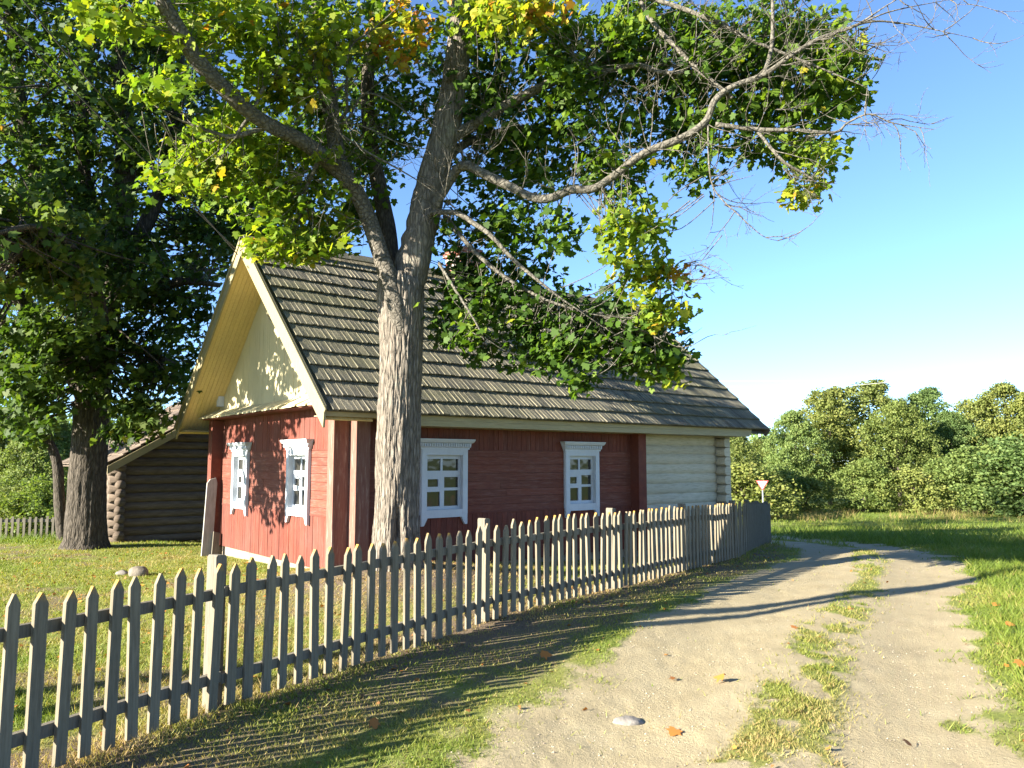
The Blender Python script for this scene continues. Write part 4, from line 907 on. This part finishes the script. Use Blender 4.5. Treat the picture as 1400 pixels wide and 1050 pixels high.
for i, (p, d) in enumerate(along(FPs, .1525, .05)):
    p = p+d*gF.normal()*.0035
    if n_p < 100:
        o = link('picket', PMS[gF.integers(8)], fence); o.location = (p[0]-FO[0], p[1]-FO[1], fz(p)+gF.normal()*.008)
        o.rotation_euler = (gF.normal()*R(.7), gF.normal()*R(.55), math.atan2(d[1], d[0])+gF.normal()*R(2)); o.scale = (gF.uniform(.95, 1.12), 1, gF.uniform(.975, 1.012))
    else:
        z = fz(p); q = lambda a, z_: np.array([p[0]+d[0]*a-FO[0], p[1]+d[1]*a-FO[1], z+z_]); tp_ = gF.uniform(.97, 1.01)
        n_ = np.array([d[1], -d[0], 0])*.025
        rest.prism([q(-.038, .03), q(.038, .03), q(.038, tp_-.06), q(0, tp_), q(-.038, tp_-.06)], n_, gF.random())
    n_p += 1
ro = rest.build('picket', M['picket'], fence); ro['kind'] = 'stuff'
for zr in (.215, .795):
    for (a, b) in zip(FPs[:-1], FPs[1:]):
        a, b = np.array(a), np.array(b); m = MB(); nn = np.array([-(b-a)[1], (b-a)[0]]); nn /= np.linalg.norm(nn); jit = gF.normal()*.008
        q = lambda P, z, off: np.array([P[0]+nn[0]*off-FO[0], P[1]+nn[1]*off-FO[1], z]); za, zb = fz(a)+zr+jit, fz(b)+zr+jit
        m.prism([q(a, za-.035, .002), q(a, za+.035, .002), q(a, za+.035, .042), q(a, za-.035, .042)], np.array([b[0]-a[0], b[1]-a[1], zb-za])*.999, gF.random())
        m.build('rail', M['grey_wood'], fence)
for (px, py) in posts_px:
    i = int(np.argmin([(q[0]-px)**2+(q[1]-py)**2 for q in rp])); p = np.array([px, py]); d = rp[min(i+4, len(rp)-1)]-rp[max(i-4, 0)]; d /= np.linalg.norm(d)
    m = MB(); h = gF.uniform(1.02, 1.05); s = .046
    m.prism([(-s, 0, -.3), (s, 0, -.3), (s, 0, h-.015), (s*.7, 0, h), (-s*.7, 0, h+.004), (-s, 0, h-.01)], (0, 2*s, 0))
    o = m.build('post', M['grey_wood'], fence); nn = np.array([-d[1], d[0]])
    o.location = (p[0]+nn[0]*.044-FO[0], p[1]+nn[1]*.044-FO[1], zs_[i]); o.rotation_euler.z = math.atan2(d[1], d[0])+gF.normal()*R(2)

# far fence beyond the lawn on the left
ff = empty('slat_fence', (-15, 26, 0)); tag(ff, 'distant dark picket fence across the lawn at the far left', 'fence'); FO2 = np.array([-15, 26, 0.])
A0, B0 = np.array([-24., 24.8]), np.array([-9.6, 27.4]); dd = (B0-A0)/np.linalg.norm(B0-A0); Lf = np.linalg.norm(B0-A0); m = MB(); s = 0; k = 0
top = lambda s_: at(40, 708, 26)[2]+.0*s_
while s < Lf:
    p = A0+dd*s; z1 = top(s)+gF.normal()*.015; z0 = float(ground_base(p[0], p[1]))
    o3 = np.array([p[0], p[1], z0])-FO2; ax = np.array([dd[0], dd[1], 0])*.07; nn = np.array([dd[1], -dd[0], 0])*.025
    if s > Lf-9.5: mm = MB(); mm.obox(o3, ax, nn, (0, 0, z1-z0)); mm.build('picket', M['grey_wood'], ff)
    else: m.obox(o3, ax, nn, (0, 0, z1-z0))
    s += .175
o = m.build('picket', M['grey_wood'], ff); o['kind'] = 'stuff'
for zz in (-.16, -.85):
    m = MB(); m.obox(np.array([A0[0], A0[1], top(0)+zz])-FO2, np.array([dd[0], dd[1], 0])*Lf, np.array([-dd[1], dd[0], 0])*.05, (0, 0, .10)); m.build('rail', M['grey_wood'], ff)

# ------------------------------------------------------------------ stones, fallen leaves, litter, gravel
def stone(name, p, s, mat, label, seed, group=None):
    m = MB(); nu, nv = 26, 14; V = []
    for j in range(nv):
        ph = math.pi*j/(nv-1)
        for i in range(nu):
            a = 2*math.pi*i/nu; d = np.array([math.sin(ph)*math.cos(a), math.sin(ph)*math.sin(a), math.cos(ph)])
            q = 1+.55*(float(fbm(d[0]*1.3+seed, d[1]*1.3, d[2]*1.3, seed, 4))-.5); V.append(d*q*np.array(s))
    m.add(V, [(j*nu+i, (j+1)*nu+i, (j+1)*nu+(i+1) % nu, j*nu+(i+1) % nu) for j in range(nv-1) for i in range(nu)], .5, True)
    o = m.build(name, mat); o.location = p; tag(o, label, 'stone', group); return o
p = at_ground(190, 787); stone('field_stone', (p[0], p[1], p[2]+.02), (.15, .12, .12), M['stone'], 'larger brown field stone lying on the lawn behind the fence', 2)
p = at_ground(167, 786); stone('field_stone', (p[0]-.02, p[1]+.05, p[2]+.0), (.10, .09, .07), M['stone_w'], 'pale field stone beside the larger brown one on the lawn', 5)
p = at_ground(858, 988); stone('flat_stone', (p[0], p[1], p[2]-.005), (.105, .06, .045), M['stone_w'], 'small white stone lying on the sandy left wheel track', 8)
leafpx = [(985, 934, .07, 'curled orange maple leaf lying in the sand of the left wheel track', 0), (922, 1003, .075, 'orange maple leaf beside the lane nearest the white stone', 0), (922, 931, .05, 'small pinkish-tan leaf left of the curled orange leaf', 0), (745, 903, .075, 'orange leaf in the shaded grass between fence and lane', 0),
          (512, 996, .055, 'reddish leaf on the shaded grass below the fence', 0), (1085, 860, .06, 'small orange leaf on the lane by the dark shadow stripe', 0), (1362, 832, .085, 'orange leaf caught high in the right verge grass', 0), (1380, 862, .08, 'orange leaf at the right picture edge in verge grass', 0), (1396, 918, .09, 'red leaf on the right verge below the others', 0), (1242, 1022, .05, 'tiny brown leaf on the sand of the right wheel track', 0)]
gL = np.random.default_rng(9)
for (x, y, s, lab, _) in leafpx:
    p = at_ground(x, y); P = np.array([[0, 0, 0.]]); N = np.array([[gL.normal()*.25, -.25+gL.normal()*.2, 1.]])
    V = leaf_verts(P, N, np.array([s*(1.35 if x < 1300 else 1.0)]), MAPLE, gL, .8, 0); V[:, 2] -= V[:, 2].min()
    o = link('fallen_leaf', np_mesh('fallen_leaf', V, len(MAPLE), M['fallen'], [gL.uniform(.35, .62)])); o.location = (p[0], p[1], p[2]+(.03 if x > 1300 else .004)); tag(o, lab, 'leaf', 'fallen orange leaves along the lane')
n = 2600; x = gL.uniform(-9, 7, n); y = gL.uniform(3.5, 16, n); df, sf = pdist(x, y, FP); sd, _, _ = masks(x, y)
k = (gL.random(n) < np.where(sf < 0, .9, .35)*(1-sd*.96)) & ~in_house(x, y); x, y = x[k], y[k]; n = len(x)
P = np.stack([x, y, ground_z(x, y)+.018], -1); N = gL.normal(size=(n, 3))*.35; N[:, 2] += 1
o = link('leaf_litter', np_mesh('leaf_litter', leaf_verts(P, N, gL.uniform(.022, .058, n), MAPLE[[0, 2, 3, 4, 5, 7, 9, 10, 11, 12]], gL, .8, 0), 10, M['fallen'], np.clip(gL.normal(size=n)*.3+.35, 0, 1))); tag(o, 'small dry leaves strewn over the yard and verge', 'leaf litter', kind='stuff')
n = 12000; r = 3.2*(16/3.2)**gL.random(n); a = np.radians(gL.uniform(-12, 42, n)); x, y = np.sin(a)*r, np.cos(a)*r; sd, _, _ = masks(x, y); k = gL.random(n) < sd*sstep(.35, .62, fbm(x*1.6, y*1.6, 0, 55, 3)+.05); x, y = x[k], y[k]; n = len(x)
OC = np.array([(1,0,0),(0,1,0),(-1,0,0),(0,-1,0),(0,0,1)], float); fi = np.array([(0,1,4),(1,2,4),(2,3,4),(3,0,4)])
s = gL.uniform(.003, .009, n)*np.where(gL.random(n) < .03, 1.8, 1.)
Vp = (OC[None]*(1+gL.normal(size=(n, 5, 1))*.25)*np.array([1, .8, .7]))*s[:, None, None]+np.stack([x, y, ground_z(x, y)-.001], -1)[:, None]
t = NT('lane_pebble'); M['pebble'] = t.pbr(t.ramp(t.attr(), [(0, (.17, .135, .10)), (.7, (.30, .25, .18)), (1, (.38, .33, .26))]), .9)
o = link('gravel', np_mesh('gravel', Vp[:, fi].reshape(-1, 3), 3, M['pebble'], np.repeat(gL.random(n), 4))); tag(o, 'fine gravel and pebbles lying on the sandy lane', 'gravel', kind='stuff')

# ------------------------------------------------------------------ thicket behind: trees and bushes, each one a thing
gB = np.random.default_rng(12)
def tree_meshes(h, wd, nC, per, lsz, seed, low=.12, trunk=True):
    g = np.random.default_rng(seed); nl = 16
    lobes = []
    for i in range(nl):
        z = h*(low+(1-low)*((i+.5)/nl)); ring = wd*math.sin(math.pi*min(max((z/h)*.86+.12, .05), .97))**.7
        a = i*2.4+g.uniform(-.5, .5); q = ring*g.uniform(.35, .68); lobes.append((q*math.cos(a), q*math.sin(a), z*.94, ring*g.uniform(.36, .55)+.25))
    C = []
    for i in range(nC):
        L = lobes[g.integers(nl)]; d = g.normal(size=3); d /= np.linalg.norm(d); d[2] = abs(d[2])*1.1-.25
        C.append(np.array(L[:3])+d*L[3]*g.uniform(.7, 1.08))
    C = np.array(C); C[:, 2] = np.maximum(C[:, 2], .25)
    P, N, ix = clump_leaves(C, per, .42, .8, g, .5); ct = g.normal(size=nC)*.10
    tn = np.clip(.42+ct[ix]+g.normal(size=len(ix))*.14, 0, 1)
    cr = np_mesh('crown', leaf_verts(P, N, g.uniform(.7, 1.3, len(ix))*lsz, DIAM, g), 4, M['leaf_far'], tn)
    tm = MB(); tm.tube(smooth_path([(0, 0, -.8), (.05, .05, h*.3), (.1, -.1, h*.6), (0, 0, h*.85)], 4), np.linspace(.02*h+.05, .03, 13), 8)
    for L in lobes[:: 2]:
        z = L[2]*.6; tm.tube(smooth_path([(.05, 0, z), (L[0]*.5, L[1]*.5, z+(L[2]-z)*.4), L[:3]], 3), np.linspace(.05, .015, 7), 5)
    return cr, tm.mesh('trunk', M['bark_dark'])
KIN = [tree_meshes(9.5, 3.9, 900, 24, .17, 21), tree_meshes(8.5, 4.2, 900, 24, .17, 22, .06), tree_meshes(10.5, 3.6, 900, 24, .17, 23), tree_meshes(4.2, 2.4, 420, 20, .16, 24, .02), tree_meshes(3.0, 2.0, 320, 18, .15, 25, .0)]
def plant(x, ytop, Y, k, label, name, cat, group, wsc=1., base=None, rot=None):
    top_ = at(x, ytop, Y); gz = float(ground_base(top_[0], top_[1])); h0 = (9.5, 8.5, 10.5, 4.2, 3.0)[k]; s = (top_[2]-gz)/h0
    o = empty(name, (top_[0], top_[1], gz), gB.uniform(0, 6.3) if rot is None else rot); o.scale = (s*wsc, s*wsc, s); tag(o, label, cat, group)
    link('crown', KIN[k][0], o); link('trunk', KIN[k][1], o); return o
TG = 'trees of the thicket beyond the meadow'
for (x, yt, Y, k, w, lab) in [
    (1005, 592, 46, 1, .95, 'dense dark green tree just right of the white log corner'), (1085, 560, 54, 0, .95, 'thicket tree rising right of the roof tip'), (1130, 528, 58, 0, 1.05, 'tallest olive thicket tree left of centre behind the power lines'),
    (1185, 516, 60, 2, 1.25, 'broad high-crowned tree under the right end of the power lines'), (1225, 545, 56, 1, .9, 'mid-height olive tree right of the highest thicket crown'), (1262, 526, 62, 2, 1.1, 'rounded tree standing second from right of the tall crowns'),
    (1300, 560, 58, 0, .9, 'lower olive tree in the dip of the thicket skyline'), (1335, 545, 60, 1, .9, 'olive tree filling the thicket left of the right-hand tall crown'), (1372, 520, 58, 2, 1.15, 'tall tree with airy crown near the right picture edge'), (1415, 535, 56, 0, 1.1, 'tree cut off by the right picture edge'),
    (1470, 520, 55, 2, 1.2, 'tall tree beyond the right picture edge, nearer one'), (1540, 530, 53, 0, 1.2, 'olive tree farther beyond the right picture edge'), (1620, 520, 50, 2, 1.3, 'tree at the far right end of the thicket'),
    (1040, 600, 62, 1, 1.2, 'tree behind the yield sign at the back of the thicket')]:
    plant(x, yt, Y, k, lab, 'thicket_tree', 'tree', TG, w)
BG = 'bushes along the foot of the thicket'
for (x, yt, Y, k, w, lab) in [(1060, 640, 50, 4, 1.3, 'dark bush low beside the yield sign'), (1100, 655, 50, 4, 1.4, 'low bush at the meadow edge left of the bluish bush'), (1180, 630, 50, 3, 1.15, 'bluish green bush bulging from the middle of the thicket'), (1245, 645, 49, 4, 1.3, 'shadowy brownish bush right of the bluish bush'),
    (1285, 630, 50, 3, .9, 'yellowish bush at the thicket foot near the dry stalks'), (1340, 612, 48, 3, 1.2, 'wide green bush low at the right of the thicket'), (1392, 600, 47, 3, 1.3, 'wide green bush at the right picture edge'), (1440, 600, 47, 3, 1.3, 'green bush just beyond the right picture edge'), (1015, 640, 44, 4, 1.5, 'bush behind the fence end under the white log corner')]:
    plant(x, yt, Y, k, lab, 'thicket_bush', 'bush', BG, w)
LG = 'trees beyond the lawn at the far left'
for (x, yt, Y, k, w, lab) in [(10, 560, 44, 1, 1.2, 'dark tree behind the distant fence at the left edge'), (48, 590, 40, 0, 1.1, 'lighter green tree behind the distant fence'), (85, 575, 46, 1, 1.1, 'tree behind the thick old trunk in the distance'), (-40, 540, 42, 0, 1.2, 'tree beyond the left picture edge past the lawn'), (130, 560, 50, 2, 1.2, 'tree hidden partly by the old trunk and shed'),
    (190, 560, 52, 1, 1.2, 'tree hidden behind the log shed roof')]:
    plant(x, yt, Y, k, lab, 'distant_tree', 'tree', LG, w)
for (x, yt, Y, lab) in [(25, 668, 36, 'pale bush in front of the distant trees at left edge'), (62, 655, 36, 'round light bush beside the slim dark tree'), (5, 660, 37, 'bush at the very left edge behind the distant fence')]:
    plant(x, yt, Y, 3, lab, 'lawn_bush', 'bush', 'bushes beyond the far left fence', 1.2)
gW = np.random.default_rng(31); Cw = []
for i in range(1500):
    a = R(gW.uniform(-75, 75)); d = gW.uniform(96, 112); top_h = 10+3.5*float(fbm(math.degrees(a)*.35, 3., 0, 71, 4))*1.6-2.5
    Cw.append((math.sin(a)*d, math.cos(a)*d, -3.2+top_h*gW.random()**.6))
Pl, Nl, ix = clump_leaves(np.array(Cw), 14, 1.5, .8, gW, .5)
o = link('far_wood', np_mesh('far_wood', leaf_verts(Pl, Nl, gW.uniform(.5, 1.0, len(ix)), DIAM, gW), 4, M['leaf_far'], np.clip(.35+gW.normal(size=len(ix))*.12, 0, 1))); tag(o, 'far wood closing the horizon behind house and thicket', 'wood', kind='stuff')
# dry tall grass at the thicket foot
n = 6000; gx = gB.uniform(14, 40, n); gy = 45+gB.normal(size=n)*1.6+.10*(gx-20); gz_ = ground_z(gx, gy); cl = fbm(gx*.5, gy*.5, 0, 61, 3); k = cl > .44+.006*(gx-14); gx, gy, gz_ = gx[k], gy[k], gz_[k]; n = len(gx)
hh = gB.uniform(.15, .6, n); w = .011; th = gB.uniform(0, 6.3, n); lx = gB.normal(size=n)*.2
V = np.empty((n, 3, 3)); V[:, 0] = np.stack([gx-np.cos(th)*w, gy-np.sin(th)*w, gz_], -1); V[:, 1] = np.stack([gx+np.cos(th)*w, gy+np.sin(th)*w, gz_], -1); V[:, 2] = np.stack([gx+lx, gy, gz_+hh], -1)
o = link('tall_grass', np_mesh('tall_grass', V.reshape(-1, 3), 3, M['grass'], np.clip(.78+gB.normal(size=n)*.18, 0, 1))); tag(o, 'tall dry grass at the foot of the thicket', 'grass', kind='stuff')

# ------------------------------------------------------------------ yield sign, wires, service pole
p = at(1043, 690, 40); gz0 = float(ground_base(p[0], p[1])); sg = empty('yield_sign', (p[0], p[1], gz0), R(-32)); tag(sg, 'small yield sign, pink-white triangle with red rim above the fence end', 'sign')
zt = at(1041, 657, 40)[2]-gz0; zb = at(1041, 671, 40)[2]-gz0; hw = .31
m = MB(); m.tube([(0, .03, -.3), (0, .03, zt-.05)], .03, 10); m.build('pole', M['steel'], sg)
m = MB(); m.prism([(-hw, 0, zt), (hw, 0, zt), (0, 0, zb)], (0, .012, 0)); m.build('rim', M['sign_red'], sg)
m = MB(); c = .27; zc_ = (zt*2+zb)/3; f = .70; m.prism([(-hw*f, -.004, zc_+(zt-zc_)*f), (hw*f, -.004, zc_+(zt-zc_)*f), (0, -.004, zc_+(zb-zc_)*f)], (0, .0035, 0)); m.build('face', M['sign_white'], sg)
for (y0, y1, lab) in ((519.5, 517, 'upper pale power line crossing in front of the thicket'), (526.5, 523.5, 'lower pale power line crossing in front of the thicket')):
    a, b = at(1070, y0+2, 47), at(1205, y1, 47); d = b-a; P = [a-d*1.2+np.array([0, 0, .25]), a, a+d*.5+np.array([0, 0, -.05]), b, b+d*3+np.array([0, 0, 1.2])]
    m = MB(); m.tube(smooth_path(P, 6), .016, 5); o = m.build('power_line', M['line']); tag(o, lab, 'wire', 'power lines in front of the thicket')
PB = np.array([-6.35, 4.32]); pole = empty('service_pole', (PB[0], PB[1], 0)); tag(pole, 'tall wooden service pole with a leaning brace, left of the yard', 'pole')
m = MB(); m.tube([(0, 0, -.5), (0, 0, 4), (0, 0, 8.6)], [.13, .11, .08], 12); m.build('post', M['grey_wood'], pole)
m = MB(); m.tube([(.34, -.58, -.4), (.20, -.35, 2.4), (.03, -.09, 5.6)], [.10, .09, .075], 12); m.build('brace', M['grey_wood'], pole)
m = MB(); m.box((-.5, -.04, 8.2), (.5, .04, 8.3)); m.build('crossarm', M['grey_wood'], pole)
hm = house.matrix_world if False else None
ca, sa = math.cos(HA), math.sin(HA)
loc = lambda u, v, z: np.array([HX+u*ca-v*sa, HY+u*sa+v*ca, z])
for k, (dx, v, z, lab) in enumerate(((-.4, W/2+.05, 5.15, 'left service wire running up-left from the gable peak'), (.4, W/2-.02, 5.05, 'right service wire running up-left from the gable peak'))):
    a = np.array([PB[0]+dx, PB[1], 8.32]); b = loc(-OV-.06, v, z); mid = (a+b)/2+np.array([0, 0, -.18])
    m = MB(); m.tube(smooth_path([a, mid, b], 10), .009, 5); o = m.build('service_wire', M['cable']); tag(o, lab, 'wire', 'service wires from pole to gable')

# ------------------------------------------------------------------ light
EL, AZ = R(19.5), R(240)
w = bpy.data.worlds.new('World'); scene.world = w; w.use_nodes = True; nt = w.node_tree; bg = nt.nodes['Background']
sky = nt.nodes.new('ShaderNodeTexSky'); sky.sky_type = 'NISHITA'; sky.sun_disc = False; sky.sun_elevation = EL; sky.sun_rotation = AZ
sky.altitude = 100; sky.air_density = .66; sky.dust_density = .25; sky.ozone_density = 4.0
nt.links.new(sky.outputs[0], bg.inputs[0]); bg.inputs[1].default_value = .072
sl_ = bpy.data.lights.new('sun', 'SUN'); sl_.energy = 4.8; sl_.angle = R(.5); sl_.color = (1., .93, .80)
so = bpy.data.objects.new('sun', sl_); COL.objects.link(so)
from mathutils import Vector
sd_ = Vector((math.sin(AZ)*math.cos(EL), math.cos(AZ)*math.cos(EL), math.sin(EL)))
so.rotation_euler = (-sd_).to_track_quat('-Z', 'Y').to_euler(); so.location = sd_*40
vs = scene.view_settings; vs.view_transform = 'Standard'; vs.look = 'None'; vs.gamma = 1; vs.exposure = 2.46
scene.cycles.use_denoising = True
scene.cycles.max_bounces = 8; scene.cycles.transparent_max_bounces = 8
